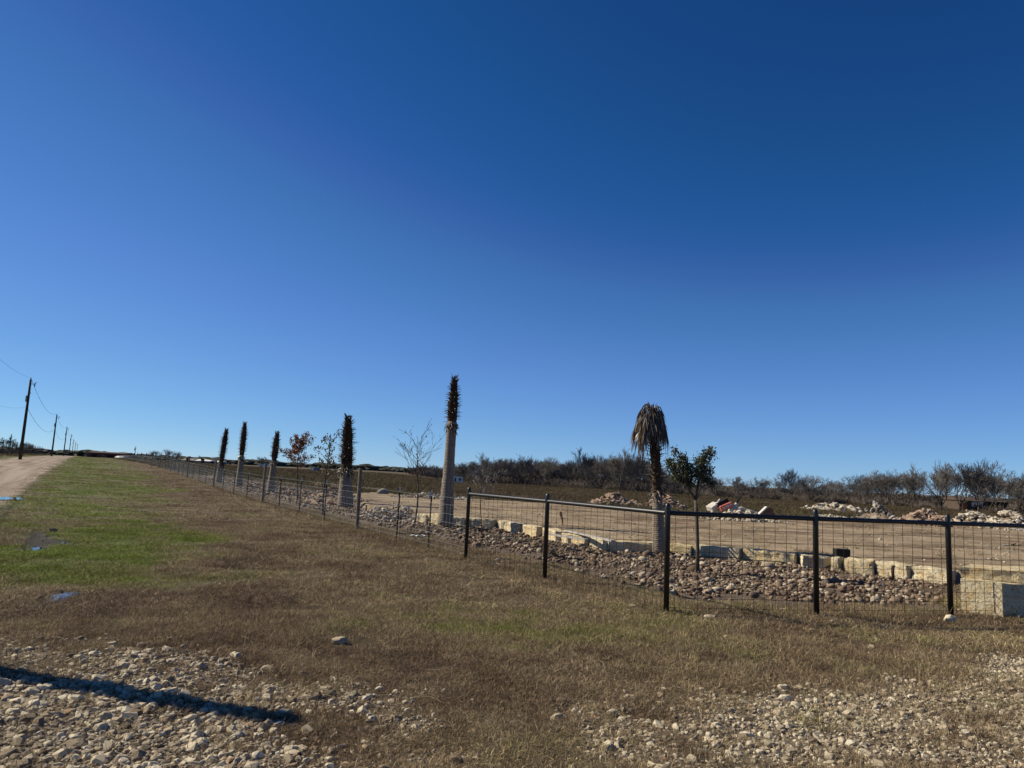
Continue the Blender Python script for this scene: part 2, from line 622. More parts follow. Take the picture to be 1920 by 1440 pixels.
MAT['water'] = water_material()
MAT['black_metal'] = simple('black_painted_pipe', (.006, .006, .007), (.014, .014, .016), 6, rough=0.38, bump=0.15, bdist=0.002, spec=0.5)
MAT['wire'] = simple('rusty_dark_wire', (.020, .014, .010), (.045, .030, .022), 30, rough=0.6, bump=0)
MAT['galv'] = simple('galvanised_wire', (.30, .29, .28), (.48, .47, .45), 20, rough=0.4, bump=0, metal=0.6)
MAT['tpost'] = simple('t_post_steel', (.030, .018, .014), (.065, .040, .030), 9, rough=0.75, bump=0.2)
MAT['tpost_tip'] = simple('t_post_white_tip', (.45, .42, .38), (.62, .60, .55), 9, bump=0)
MAT['wood_post'] = simple('weathered_post', (.11, .09, .07), (.23, .19, .15), 14, bump=0.5, bdist=0.01)
MAT['pole'] = simple('utility_pole_wood', (.045, .032, .024), (.085, .062, .045), 3, bump=0.5, bdist=0.02)
MAT['dark_wood_post'] = simple('dark_fence_post', (.05, .035, .028), (.11, .08, .065), 6, bump=0.3)
MAT['bark'] = simple('bark', (.050, .040, .033), (.115, .095, .078), 12, bump=0.6, bdist=0.02)
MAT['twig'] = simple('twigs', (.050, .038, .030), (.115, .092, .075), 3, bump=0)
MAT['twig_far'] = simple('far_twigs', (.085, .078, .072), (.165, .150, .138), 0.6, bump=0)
MAT['twig_pale'] = simple('pale_twigs', (.20, .18, .16), (.36, .33, .30), 8, bump=0)
MAT['brush'] = simple('brush', (.070, .056, .048), (.150, .125, .105), 0.5, bump=0)
MAT['far_green'] = simple('far_trees', (.030, .036, .028), (.060, .062, .050), 0.2, bump=0)
MAT['hose'] = simple('black_hose', (.012, .012, .012), (.03, .03, .03), 10, rough=0.5, bump=0)
MAT['white'] = simple('white_paint', (.62, .61, .58), (.78, .77, .74), 3, rough=0.6, bump=0)
MAT['grey_wall'] = simple('grey_siding', (.16, .15, .14), (.24, .23, .21), 2, bump=0)
MAT['red_roof'] = simple('rust_red_metal', (.085, .030, .025), (.14, .055, .042), 1, rough=0.7, bump=0)
MAT['dark'] = simple('dark_interior', (.010, .010, .011), (.025, .024, .024), 2, bump=0)
MAT['glass'] = simple('window_glass', (.02, .025, .03), (.03, .035, .04), 2, rough=0.1, bump=0, spec=0.8)
MAT['brick'] = simple('red_brick', (.20, .075, .045), (.32, .13, .08), 3, bump=0.2)
MAT['red'] = simple('red_plastic', (.40, .10, .08), (.52, .17, .13), 3, rough=0.5, bump=0.1)
MAT['rail_wood'] = simple('grey_board', (.26, .24, .22), (.42, .39, .36), 9, bump=0.3)
MAT['mistletoe'] = simple('mistletoe', (.020, .026, .013), (.045, .055, .025), 2, bump=0)
MAT['stalk'] = simple('dead_stalk', (.05, .022, .015), (.11, .05, .035), 9, bump=0.2)
MAT['dirt_core'] = simple('rubble_dirt', (.10, .075, .055), (.22, .17, .13), 4, bump=0.8, bdist=0.05)
MAT['conc'] = simple('broken_concrete', (.42, .39, .35), (.58, .55, .50), 5, bump=0.4, bdist=0.02)
MAT['rust_panel'] = simple('rusty_brown_panel', (.12, .06, .035), (.22, .12, .075), 4, bump=0.2)


def leaf_mat(name, stops):
    m = NT(name)
    geo = m.n('ShaderNodeNewGeometry')
    m.color(m.ramp(geo.outputs['Random Per Island'], stops))
    m.rough(0.45)
    m.b.inputs['Specular IOR Level'].default_value = 0.45
    tr = m.n('ShaderNodeBsdfTranslucent')
    mx = m.n('ShaderNodeMixShader')
    m.l(m.b.inputs['Base Color'].links[0].from_socket, tr.inputs[0])
    mx.inputs[0].default_value = 0.3
    m.l(m.b.outputs[0], mx.inputs[1])
    m.l(tr.outputs[0], mx.inputs[2])
    m.l(mx.outputs[0], m.out.inputs[0])
    return m.m


MAT['oak_leaf'] = leaf_mat('live_oak_leaves', [(0, (.028, .036, .016)), (0.5, (.055, .064, .026)), (0.85, (.10, .10, .045)), (1, (.16, .14, .07))])
MAT['red_leaf'] = leaf_mat('russet_leaves', [(0, (.10, .035, .020)), (0.5, (.19, .065, .030)), (0.85, (.24, .11, .05)), (1, (.15, .09, .04))])
MAT['olive_leaf'] = leaf_mat('last_olive_leaves', [(0, (.07, .06, .025)), (0.6, (.12, .10, .045)), (1, (.16, .10, .05))])
MAT['frond'] = leaf_mat('dead_frond', [(0, (.05, .035, .026)), (0.45, (.12, .088, .065)), (0.8, (.24, .195, .155)), (1, (.45, .40, .34))])
MAT['yucca'] = leaf_mat('yucca_leaves', [(0, (.03, .035, .022)), (0.6, (.055, .06, .035)), (1, (.14, .12, .08))])


def palm_trunk_mat(name, base, dark, ring):
    m = NT(name)
    # fine stacked leaf scars round the trunk
    w = m.n('ShaderNodeTexWave')
    w.wave_type = 'BANDS'
    w.bands_direction = 'Z'
    w.inputs['Scale'].default_value = ring
    w.inputs['Distortion'].default_value = 5
    w.inputs['Detail'].default_value = 4
    w.inputs['Detail Scale'].default_value = 2.5
    m.l(m.co.outputs['Object'], w.inputs['Vector'])
    mp = m.n('ShaderNodeMapping')
    mp.inputs['Scale'].default_value = (9, 9, 1.6)
    m.l(m.co.outputs['Object'], mp.inputs['Vector'])
    f = m.noise(2.2, 6, .7, vec=mp.outputs[0])
    c = m.ramp(f, [(0.3, dark), (0.5, base), (0.72, tuple(min(1, k * 1.35) for k in base))])
    c = m.mix(m.math('MULTIPLY', w.outputs['Fac'], 0.35), c, dark)
    m.color(c)
    hh = m.math('ADD', m.math('MULTIPLY', w.outputs['Fac'], .8), m.math('MULTIPLY', m.noise(30, 4), 1.0))
    m.bump(hh, 0.8, 0.02)
    return m.m


MAT['palm_grey'] = palm_trunk_mat('grey_palm_trunk', (.27, .225, .18), (.11, .085, .065), 7)
MAT['palm_fibre'] = palm_trunk_mat('brown_palm_fibre', (.075, .045, .028), (.022, .014, .010), 4)
MAT['boot'] = leaf_mat('palm_leaf_bases', [(0, (.030, .022, .016)), (0.5, (.065, .045, .030)), (0.85, (.12, .085, .055)), (1, (.24, .18, .12))])

# ------------------------------------------------------------------ ground sheet
ang = np.concatenate([np.radians(np.arange(-48, 48.01, 0.17)), np.radians(np.arange(50, 312, 3.0))])
rad = [0.6]
while rad[-1] < 6000:
    r = rad[-1]
    rad.append(r * (1.012 if 3.5 < r < 26 else 1.03 if r < 300 else 1.08))
rad = np.array(rad)
na, nr = len(ang), len(rad)
A, Rr = np.meshgrid(ang, rad)
gx = (np.sin(A) * Rr).ravel()
gy = (np.cos(A) * Rr).ravel()
gz = H(gx, gy)
Z = zones(gx, gy)
verts = np.stack([gx, gy, gz], 1)
verts = np.vstack([verts, [[0, 0, 0]]])
i0 = (np.arange(nr - 1)[:, None] * na + np.arange(na)[None, :])
i1 = (np.arange(nr - 1)[:, None] * na + (np.arange(na)[None, :] + 1) % na)
quads = np.stack([i0, i0 + na, i1 + na, i1], -1).reshape(-1, 4)
c0 = len(verts) - 1
tris = [(c0, k, (k + 1) % na) for k in range(na)]
me = bpy.data.meshes.new('ground')
me.vertices.add(len(verts))
me.vertices.foreach_set('co', verts.ravel())
nl = quads.size + 3 * len(tris)
me.loops.add(nl)
li = np.concatenate([quads.ravel(), np.array(tris).ravel()])
me.loops.foreach_set('vertex_index', li)
me.polygons.add(len(quads) + len(tris))
ls = np.concatenate([np.arange(len(quads)) * 4, quads.size + 3 * np.arange(len(tris))])
me.polygons.foreach_set('loop_start', ls)
me.polygons.foreach_set('use_smooth', np.ones(len(ls), bool))
me.update(calc_edges=True)
me.validate()
for nm, keys in (('zone_a', ('gravel', 'green', 'lot')), ('zone_b', ('road', 'field', 'mud')), ('zone_c', ('bed', 'corner', None))):
    ca = me.color_attributes.new(nm, 'FLOAT_COLOR', 'POINT')
    arr = np.zeros((len(verts), 4), np.float32)
    for k, key in enumerate(keys):
        if key: arr[:-1, k] = Z[key]
    arr[:, 3] = 1
    ca.data.foreach_set('color', arr.ravel())
me.materials.append(MAT['ground'])
ground = link('ground', me)
tag(ground, 'brown winter grass, gravel, dirt road and packed lot ground', kind='structure')


def flat_patch(name, poly, z, mat, seed=0, label=None, n=40, jit=0.06):
    """thin water sheet with a ragged outline"""
    poly = np.array(poly)
    pts = []
    per = len(poly)
    for k in range(n):
        f = k / n * per
        i = int(f)
        t = f - i
        p = poly[i] * (1 - t) + poly[(i + 1) % per] * t
        p = p + (np.array([vnoise(np.array([k * 1.0]), np.array([0.]), 2.0, seed)[0], vnoise(np.array([k * 1.0]), np.array([9.]), 2.0, seed)[0]]) - .5) * jit
        pts.append((p[0], p[1], z))
    m = MB()
    m.add(pts, [tuple(range(n))])
    o = m.build(name, mat)
    tag(o, label, kind='structure')
    return o


c = GT(120, 1119)
flat_patch('puddle_water', PUD1, c.z + 0.028, MAT['water'], 3, 'small puddle reflecting blue sky in the verge grass', jit=0.1)
for i_, pp_ in enumerate(([(60, 1027), (66, 1022), (78, 1021), (84, 1026), (80, 1031), (68, 1032)], [(112, 1011), (120, 1010), (130, 1014), (124, 1016)])):
    pl = poly_px(pp_)
    flat_patch('puddle_water', pl, h1(*pl.mean(0)) + 0.015, MAT['water'], 20 + i_, ('wet glint in the dark muddy hollow on the left verge', 'thin wet trickle right of the muddy hollow')[i_], jit=0.15)
pl = poly_px([(1876, 1022), (1888, 1020), (1905, 1020), (1912, 1022), (1900, 1024), (1884, 1024)], LOTZ)
flat_patch('puddle_water', pl, h1(*pl.mean(0)) + 0.02, MAT['water'], 5, 'long puddle on the packed lot at the right', jit=0.3)
pl = poly_px([(-60, 933), (0, 933), (25, 934), (44, 934), (40, 938), (0, 939), (-60, 939)])
flat_patch('puddle_water', pl, h1(*pl.mean(0)) + 0.035, MAT['water'], 8, 'bright puddle strip across the dirt road edge', jit=0.2)

# ------------------------------------------------------------------ stones


def hull_mesh(name, seed, n, dims, mat, power=1.0):
    r = random.Random(seed)
    bm = bmesh.new()
    for _ in range(n):
        v = Vector((r.gauss(0, 1), r.gauss(0, 1), r.gauss(0, 1))).normalized()
        v = v * r.uniform(.82, 1.0)
        v = Vector([math.copysign(abs(k) ** power, k) for k in v])
        bm.verts.new((v.x * dims[0], v.y * dims[1], v.z * dims[2]))
    res = bmesh.ops.convex_hull(bm, input=bm.verts)
    bmesh.ops.delete(bm, geom=[g for g in res['geom_interior'] if isinstance(g, bmesh.types.BMVert)], context='VERTS')
    me = bpy.data.meshes.new(name)
    bm.to_mesh(me)
    bm.free()
    me.materials.append(mat)
    return me


def cobble_mesh(name, seed, dims, mat):
    bm = bmesh.new()
    bmesh.ops.create_icosphere(bm, subdivisions=2, radius=1)
    r = random.Random(seed)
    off = Vector((r.uniform(0, 9), r.uniform(0, 9), r.uniform(0, 9)))
    from mathutils import noise
    for v in bm.verts:
        k = 1 + 0.28 * noise.noise(v.co * 0.9 + off)
        v.co = Vector((v.co.x * dims[0], v.co.y * dims[1], v.co.z * dims[2])) * k
    me = bpy.data.meshes.new(name)
    bm.to_mesh(me)
    bm.free()
    me.polygons.foreach_set('use_smooth', [True] * len(me.polygons))
    me.materials.append(mat)
    return me


rk = random.Random(5)
STONES = [hull_mesh('stone', 100 + k, rk.choice([14, 18, 24]), (rk.uniform(.42, .62), rk.uniform(.32, .5), rk.uniform(.2, .36)), MAT['lime'], 0.8) for k in range(10)]
COBS = [cobble_mesh('cobble', 200 + k, (rk.uniform(.45, .62), rk.uniform(.36, .5), rk.uniform(.24, .36)), MAT['cobble']) for k in range(8)]
CHUNKS = [hull_mesh('chunk', 300 + k, rk.choice([10, 13, 16]), (rk.uniform(.5, .8), rk.uniform(.3, .5), rk.uniform(.14, .32)), MAT['chunk'], 0.6) for k in range(8)]
CHUNKS_P = [hull_mesh('chunk', 330 + k, rk.choice([10, 13, 16]), (rk.uniform(.45, .7), rk.uniform(.35, .5), rk.uniform(.2, .4)), MAT['chunk_pale'], 0.6) for k in range(8)]
CHUNKS_G = [hull_mesh('chunk', 360 + k, rk.choice([10, 13, 16]), (rk.uniform(.45, .7), rk.uniform(.35, .5), rk.uniform(.25, .4)), MAT['chunk_grey'], 0.6) for k in range(8)]


def scatter(name, P, scl, rot, idx, meshes, tint=None, label=None):
    """one object that instances the given meshes on points"""
    n = len(P)
    me = bpy.data.meshes.new(name)
    me.vertices.add(n)
    me.vertices.foreach_set('co', np.asarray(P, np.float32).ravel())
    a = me.attributes.new('scl', 'FLOAT_VECTOR', 'POINT')
    scl = np.asarray(scl, np.float32)
    if scl.ndim == 1: scl = np.repeat(scl[:, None], 3, 1)
    a.data.foreach_set('vector', np.ascontiguousarray(scl).ravel())
    a = me.attributes.new('rot', 'FLOAT_VECTOR', 'POINT')
    a.data.foreach_set('vector', np.ascontiguousarray(np.asarray(rot, np.float32)).ravel())
    a = me.attributes.new('idx', 'INT', 'POINT')
    a.data.foreach_set('value', np.asarray(idx, np.int32))
    a = me.attributes.new('tint', 'FLOAT', 'POINT')
    a.data.foreach_set('value', np.asarray(tint if tint is not None else np.zeros(n), np.float32))
    o = link(name, me)
    pc = bpy.data.collections.new(name + '_shapes')
    for k, m_ in enumerate(meshes):
        pc.objects.link(bpy.data.objects.new('%s_shape_%02d' % (name, k), m_))
    g = bpy.data.node_groups.new(name, 'GeometryNodeTree')
    g.interface.new_socket('Geometry', in_out='INPUT', socket_type='NodeSocketGeometry')
    g.interface.new_socket('Geometry', in_out='OUTPUT', socket_type='NodeSocketGeometry')
    N = g.nodes.new
    gi, go = N('NodeGroupInput'), N('NodeGroupOutput')
    m2p = N('GeometryNodeMeshToPoints')
    iop = N('GeometryNodeInstanceOnPoints')
    ci = N('GeometryNodeCollectionInfo')
    ci.inputs[0].default_value = pc
    ci.inputs[1].default_value = True
    ci.inputs[2].default_value = True

    def attr(nm, typ):
        k = N('GeometryNodeInputNamedAttribute')
        k.data_type = typ
        k.inputs[0].default_value = nm
        return k.outputs[0]
    L = g.links.new
    L(gi.outputs[0], m2p.inputs[0])
    L(m2p.outputs[0], iop.inputs['Points'])
    L(ci.outputs[0], iop.inputs['Instance'])
    iop.inputs['Pick Instance'].default_value = True
    L(attr('idx', 'INT'), iop.inputs['Instance Index'])
    L(attr('scl', 'FLOAT_VECTOR'), iop.inputs['Scale'])
    e2r = N('FunctionNodeEulerToRotation')
    L(attr('rot', 'FLOAT_VECTOR'), e2r.inputs[0])
    L(e2r.outputs[0], iop.inputs['Rotation'])
    L(iop.outputs[0], go.inputs[0])
    md = o.modifiers.new('scatter', 'NODES')
    md.node_group = g
    tag(o, label, kind='stuff')
    return o


def sector(n, r0, r1, half=47, k=2.0):
    """random points in the view sector; k=2 even per area, k<2 denser near"""
    u = rng.random(n)
    r = (r0 ** k + u * (r1 ** k - r0 ** k)) ** (1 / k)
    a = np.radians(rng.uniform(-half, half, n))
    return np.sin(a) * r, np.cos(a) * r


def individuals(x, y, s, meshes, name, parent, count, sink=0.25, flat=True):
    """the stones that show largest become objects of their own; returns mask of those used"""
    d = np.hypot(x, y)
    u = 960 + FPX * x / np.maximum(y, .1)
    vis = (np.abs(x / y) < 0.74) & (d > 4.1)
    score = np.where(vis, s / d, 0)
    order = np.argsort(-score)[:count]
    zz = H(x[order], y[order])
    for k, i in enumerate(order):
        me_ = meshes[int(i) % len(meshes)]
        link(name, me_, parent, (x[i], y[i], zz[k] + s[i] * (0.28 - sink)),
             (rng.normal(0, .25), rng.normal(0, .25), rng.uniform(0, 6.28)), s[i])
    m = np.zeros(len(x), bool)
    m[order] = True
    return m


# crushed limestone in the foreground
x, y = sector(150000, 3.6, 11.5, 46, 1.5)
zz = zones(x, y)
d_ = np.hypot(x, y)
keep = rng.random(len(x)) < zz['gravel'] * 0.95
x, y = x[keep], y[keep]
s = 0.019 * np.exp(rng.normal(0.15, 0.5, len(x)))
left = x < -0.9
s = np.where(left, s * 1.3, s * 1.0)
big = rng.random(len(x)) < np.where(left & (np.hypot(x, y) < 6.0), 0.08, 0.02)
s = np.clip(np.where(big, s * 2.0, s), 0.010, 0.12)
used = individuals(x, y, s, STONES, 'stone', ground, 300)
x2, y2, s2 = x[~used], y[~used], s[~used]
n = len(x2)
scatter('gravel', np.stack([x2, y2, H(x2, y2) + s2 * 0.06], 1), s2, np.stack([rng.normal(0, .3, n), rng.normal(0, .3, n), rng.uniform(0, 6.28, n)], 1),
        rng.integers(0, 10, n), STONES, label='crushed limestone gravel covering the foreground corners')
# loose little stones in the grass and on the lot
x, y = sector(9000, 4, 34, 44, 1.6)
zz = zones(x, y)
pr = 0.16 + 0.75 * S((x - .5) / 4) * S((9.2 - y) / 1.5) + 0.9 * zz['lot'] * 0.6
pr = pr * (1 - zz['bed']) * (1 - zz['gravel'])
pr = pr * np.where((zz['lot'] < .3) & (x < 1) & (y > 6.5), 0.12, 1)
keep = rng.random(len(x)) < pr
x, y = x[keep], y[keep]
n = len(x)
s = 0.035 * np.exp(rng.normal(0, 0.4, n))
scatter('loose_stones', np.stack([x, y, H(x, y) + s * 0.15], 1), s, np.stack([rng.normal(0, .3, n), rng.normal(0, .3, n), rng.uniform(0, 6.28, n)], 1),
        rng.integers(0, 10, n), STONES, label='small loose stones strewn over grass and lot')

# wet grit round the muddy hollow and the puddle
_pp = []
for poly_, n_ in ((MUD, 420), (PUD1, 260), (RUT, 200)):
    lo_, hi_ = poly_.min(0) - .25, poly_.max(0) + .25
    px_, py_ = rng.uniform(lo_[0], hi_[0], n_), rng.uniform(lo_[1], hi_[1], n_)
    dd = sdist(px_, py_, poly_)
    k_ = (dd > -.22) & (rng.random(n_) < .9 - .5 * (dd > .12))
    _pp.append(np.stack([px_[k_], py_[k_]], 1))
_pp = np.vstack(_pp)
n = len(_pp)
s = 0.022 * np.exp(rng.normal(0, .45, n))
scatter('wet_grit', np.stack([_pp[:, 0], _pp[:, 1], H(_pp[:, 0], _pp[:, 1]) + .008], 1), s, np.stack([rng.normal(0, .3, n), rng.normal(0, .3, n), rng.uniform(0, 6.28, n)], 1),
        rng.integers(0, 8, n), COBS, label='small wet stones round the muddy hollow and puddles')

# cobble bed between fence and wall
x, y = sector(330000, 8.5, 62, 42, 1.0)
zz = zones(x, y)
edge = sdist(x, y, BED)
dens = zz['bed'] * np.clip(0.08 + 0.8 * S((edge - 0.1) / 1.1), 0, 1) * (0.22 + .78 * S((fbm(x, y, 0.9, 71) - .38) / .2))
d_ = np.hypot(x, y)
keep = rng.random(len(x)) < dens
x, y, d_ = x[keep], y[keep], d_[keep]
s = (0.055 * np.exp(rng.normal(0, 0.45, len(x)))) * (1 + 0.4 * S((d_ - 20) / 30))
s = np.clip(s, 0.03, 0.26)
used = individuals(x, y, s, COBS, 'cobble', ground, 300, sink=0.12)
x2, y2, s2 = x[~used], y[~used], s[~used]
n = len(x2)
print('cobbles', n)
scatter('cobbles', np.stack([x2, y2, H(x2, y2) + s2 * 0.16 + rng.random(n) * 0.02], 1), s2, np.stack([rng.normal(0, .4, n), rng.normal(0, .4, n), rng.uniform(0, 6.28, n)], 1),
        rng.integers(0, 8, n), COBS, label='brown river cobbles filling the bed behind the fence')

# ------------------------------------------------------------------ grass


def tuft_mesh(name, seed, blades, spread, h0, h1_, w, lean, mat):
    r = random.Random(seed)
    vs, fs = [], []
    for _ in range(blades):
        a = r.uniform(0, 6.28)
        d = spread * math.sqrt(r.random())
        bx, by = d * math.cos(a), d * math.sin(a)
        hh = r.uniform(h0, h1_)
        la = r.uniform(0, 6.28)
        ln = abs(r.gauss(lean, lean * .5))
        dx, dy = math.cos(la) * ln * hh, math.sin(la) * ln * hh
        fa = r.uniform(0, 6.28)
        wx, wy = math.cos(fa) * w / 2, math.sin(fa) * w / 2
        b = len(vs)
        up = hh / math.sqrt(1 + ln * ln)
        vs += [(bx - wx, by - wy, -.01), (bx + wx, by + wy, -.01), (bx + dx * .45 + wx * .8, by + dy * .45 + wy * .8, up * .62),
               (bx + dx * .45 - wx * .8, by + dy * .45 - wy * .8, up * .62), (bx + dx, by + dy, up)]
        fs += [(b, b + 1, b + 2, b + 3), (b + 3, b + 2, b + 4)]
    me = bpy.data.meshes.new(name)
    me.from_pydata(vs, [], fs)
    me.materials.append(mat)
    return me


TUFTS = [tuft_mesh('turf', 400 + k, 60, 0.12, 0.015, 0.055, 0.0032, 1.5, MAT['grass']) for k in range(6)]
parts_ = []
for (n, r0, r1, sc, k) in ((26000, 3.6, 9, 1.0, 1.6), (34000, 9, 22, 1.5, 1.5), (30000, 22, 75, 3.0, 1.3), (26000, 75, 330, 8.0, 1.2)):
    x, y = sector(n, r0, r1, 45, k)
    zz = zones(x, y)
    t_, s_ = road_ts(x, y)
    cov = (1 - np.where(x > -1, .80, .84) * zz['gravel']) * (1 - zz['road']) * (1 - zz['lot'] * 0.97) * (1 - 0.93 * zz['bed']) * (1 - zz['mud']) * (1 - .8 * zz['corner'])
    cov *= (1 - zz['field'])
    cov *= 0.25 + 0.75 * S((fbm(x, y, 0.7, 77) - .34) / .18)
    cov *= (sdist(x, y, PUD1) < -0.06) * (sdist(x, y, MUD) < -.02)
    if sc > 5: cov *= (s_ < 40) & (s_ > -30)
    keep = rng.random(n) < cov
    x, y = x[keep], y[keep]
    g = zz['green'][keep]
    hf = 0.75 + 0.7 * fbm(x, y, 1.5, 91)
    ss = sc * rng.uniform(.65, 1.35, len(x)) * (.62 + .85 * fbm(x, y, .45, 93, 3))
    tn = np.clip(.16 + g * 0.78 + rng.normal(0, .11, len(x)) + 0.7 * (fbm(x, y, 1.1, 55) - .5) + .5 * (fbm(x, y, .25, 57, 2) - .5) * (x == x), 0, 1)
    parts_.append((x, y, ss, hf * ss / (1 if sc < 1.2 else sc ** .72), tn))
x, y, sx, sz, tn = [np.concatenate([p[i] for p in parts_]) for i in range(5)]
n = len(x)
print('tufts', n)
scatter('grass', np.stack([x, y, H(x, y)], 1), np.stack([sx, sx, sz], 1), np.stack([np.zeros(n), np.zeros(n), rng.uniform(0, 6.28, n)], 1),
        rng.integers(0, 6, n), TUFTS, tn, label='short brown winter turf with green patches')

FT = [tuft_mesh('field_tuft', 500 + k, 30, 0.35, 0.12, 0.42, 0.014, 0.5, MAT['field_grass']) for k in range(5)]
x, y = sector(60000, 26, 260, 44, 1.15)
zz = zones(x, y)
t_, s_ = road_ts(x, y)
ok = (zz['field'] + S((-s_ - 9.5) / 1.5) * (y > 20)) * (0.35 + .65 * S((fbm(x, y, 9, 66) - .35) / .2))
keep = rng.random(len(x)) < ok
x, y = x[keep], y[keep]
n = len(x)
r_ = np.hypot(x, y)
ss = rng.uniform(.7, 1.3, n) * (1 + r_ / 90)
scatter('field_grass', np.stack([x, y, H(x, y)], 1), np.stack([ss, ss, rng.uniform(.5, 1.0, n)], 1), np.stack([np.zeros(n), np.zeros(n), rng.uniform(0, 6.28, n)], 1),
        rng.integers(0, 5, n), FT, np.clip(fbm(x, y, 14, 67) * 1.6 - .3 + rng.normal(0, .1, n), 0, 1), label='tall dry brown grass of the open field')
FG = [tuft_mesh('fence_tuft', 540 + k, 26, 0.35, 0.12, 0.40, 0.010, 0.7, MAT['grass']) for k in range(5)]
P_, _d2 = [], []
_fl = [G(u, v, 0) for u, v in [(873, 1050), (1021, 1088), (1249, 1150), (1531, 1155), (1783, 1155), (2000, 1155)]]
_wl = [G(873, 1050, 0), G(669, 993, 0), G(399.6, 917, 0)]
for a_, b_, n_ in [(p, q, 34) for p, q in zip(_fl[:-1], _fl[1:])] + [(_wl[0], _wl[1], 160), (_wl[1], _wl[2], 420)]:
    t_ = rng.random(n_)
    P_.append(np.stack([a_.x + (b_.x - a_.x) * t_ + rng.normal(0, .10, n_), a_.y + (b_.y - a_.y) * t_ + rng.normal(0, .10, n_)], 1))
P_ = np.vstack(P_)
n = len(P_)
ss = rng.uniform(.18, .45, n)
scatter('fence_grass', np.stack([P_[:, 0], P_[:, 1], H(P_[:, 0], P_[:, 1])], 1), np.stack([ss * .8, ss * .8, rng.uniform(.25, .75, n)], 1),
        np.stack([np.zeros(n), np.zeros(n), rng.uniform(0, 6.28, n)], 1), rng.integers(0, 5, n), FG, rng.random(n) * .5, label='uncut dead grass standing along the fence feet')
# taller dead grass at the foot of the wire fence
# pale straws
STR = []
for k in range(4):
    m = MB()
    r = random.Random(k)
    p = [Vector((i * .07 - .14, r.uniform(-.012, .012) * i, .012 + .012 * math.sin(i * 1.1 + k))) for i in range(5)]
    m.tube(p, [.0016, .0018, .0018, .0014, .0008], 3)
    STR.append(m.mesh('straw', MAT['straw']))
x, y = sector(1100, 4, 13, 40, 1.6)
zz = zones(x, y)
keep = (rng.random(len(x)) < (1 - zz['bed']) * (1 - zz['lot']))
x, y = x[keep], y[keep]
n = len(x)
scatter('straw', np.stack([x, y, H(x, y) + .012], 1), rng.uniform(.4, 1.2, n), np.stack([rng.normal(0, .12, n), rng.normal(0, .15, n), rng.uniform(0, 6.28, n)], 1),
        rng.integers(0, 4, n), STR, rng.random(n), label='pale dry straws lying in the turf')

# named single stones in the grass by the fence
single = [(636, 1208, .16, 'pinkish grey rock lying alone in the brown grass left of centre', 1.0),
          (1781, 1166, .19, 'white limestone lump at the foot of the right black fence post', 1.3),
          (1561, 1168, .085, 'small white stone right of the second black post from the right', 1.0),
          (1186, 1140, .13, 'white stone at the fence line left of the corner post', 1.0),
          (1330, 1159, .16, 'flat tan stone in the grass right of the corner post', .5),
          (1524, 1184, .11, 'flat pale stone in green grass before the second right post', .6),
          (1196, 1098, .16, 'long white stone chip lying flat on the cobbles', .4),
          (1049, 1091, .075, 'small white stone just right of the second fence post', 1.0),
          (1466, 1147, .12, 'tan stone chip at the wire foot midway along the panel', .9),
          (868, 1042, .15, 'pale stone beside the first black fence post', 1.1)]
for (u, v, s, lab, fl) in single:
    p = GT(u, v)
    o = link('rock', hull_mesh('rock', int(u), 22, (.5, .36, .30 * fl), MAT['lime'], .75), None, (p.x, p.y, p.z + s * .12), (0, 0, rk.uniform(-.5, .5)), s)
    tag(o, lab, 'rock')

# ------------------------------------------------------------------ stone block wall
from mathutils import noise as mnoise


def block_mesh(name, L, W, Hh, seed, rough=0.018, sub=5):
    bm = bmesh.new()
    bmesh.ops.create_cube(bm, size=1)
    bmesh.ops.subdivide_edges(bm, edges=bm.edges[:], cuts=sub, use_grid_fill=True)
    off = Vector((seed * 3.1, seed * 1.7, seed * .9))
    for v in bm.verts:
        ex = sum(1 for k in v.co if abs(abs(k) - .5) < 1e-4)
        p = Vector((v.co.x * L, v.co.y * W, (v.co.z + .5) * Hh))
        d = Vector((mnoise.noise(p * 7 + off), mnoise.noise(p * 7 + off + Vector((5, 5, 5))), mnoise.noise(p * 7 + off + Vector((9, 1, 4)))))
        d2 = Vector((mnoise.noise(p * 19 + off), mnoise.noise(p * 19 + off + Vector((5, 5, 5))), mnoise.noise(p * 19 + off)))
        p = p + d * rough * 1.3 + d2 * rough * .8
        if ex >= 2:
            cen = Vector((0, 0, Hh / 2))
            p = p + (cen - p).normalized() * (0.02 + 0.015 * mnoise.noise(p * 5 + off))
        v.co = p
    me = bpy.data.meshes.new(name)
    bm.to_mesh(me)
    bm.free()
    me.materials.append(MAT['block'])
    return me


wall = thing('stone_wall', (WALL[4].x, WALL[4].y, 0), 'low retaining wall of rough cream limestone blocks edging the lot', 'wall')
# blocks: (u0, u1) along the wall foot, turn of the face, tilt, height
specs = [(776, 800, .30, 0), (800, 826, .34, 0), (829, 872, .30, 0), (872, 927, .29, 0), (928, 972, .28, 0), (972, 1010, .29, 0), (1012, 1046, .28, 0),
         (1050, 1066, .25, 0), (1068, 1100, .27, 0), (1101, 1134, .26, .0), (1138, 1248, .235, 0), (1252, 1296, .235, .0), (1298, 1390, .26, 0),
         (1391, 1494, .27, 0), (1496, 1556, .27, .48), (1558, 1576, .28, -.1), (1582, 1640, .28, 0), (1641, 1706, .28, 0), (1707, 1792, .27, 0)]
wx = [p[0] for p in WALL_PX]


def wall_pt(u):
    for i in range(len(wx) - 1):
        if wx[i] <= u <= wx[i + 1]:
            t = (u - wx[i]) / (wx[i + 1] - wx[i])
            return G(u, WALL_PX[i][1] * (1 - t) + WALL_PX[i + 1][1] * t, 0)
    return WALL[-1]


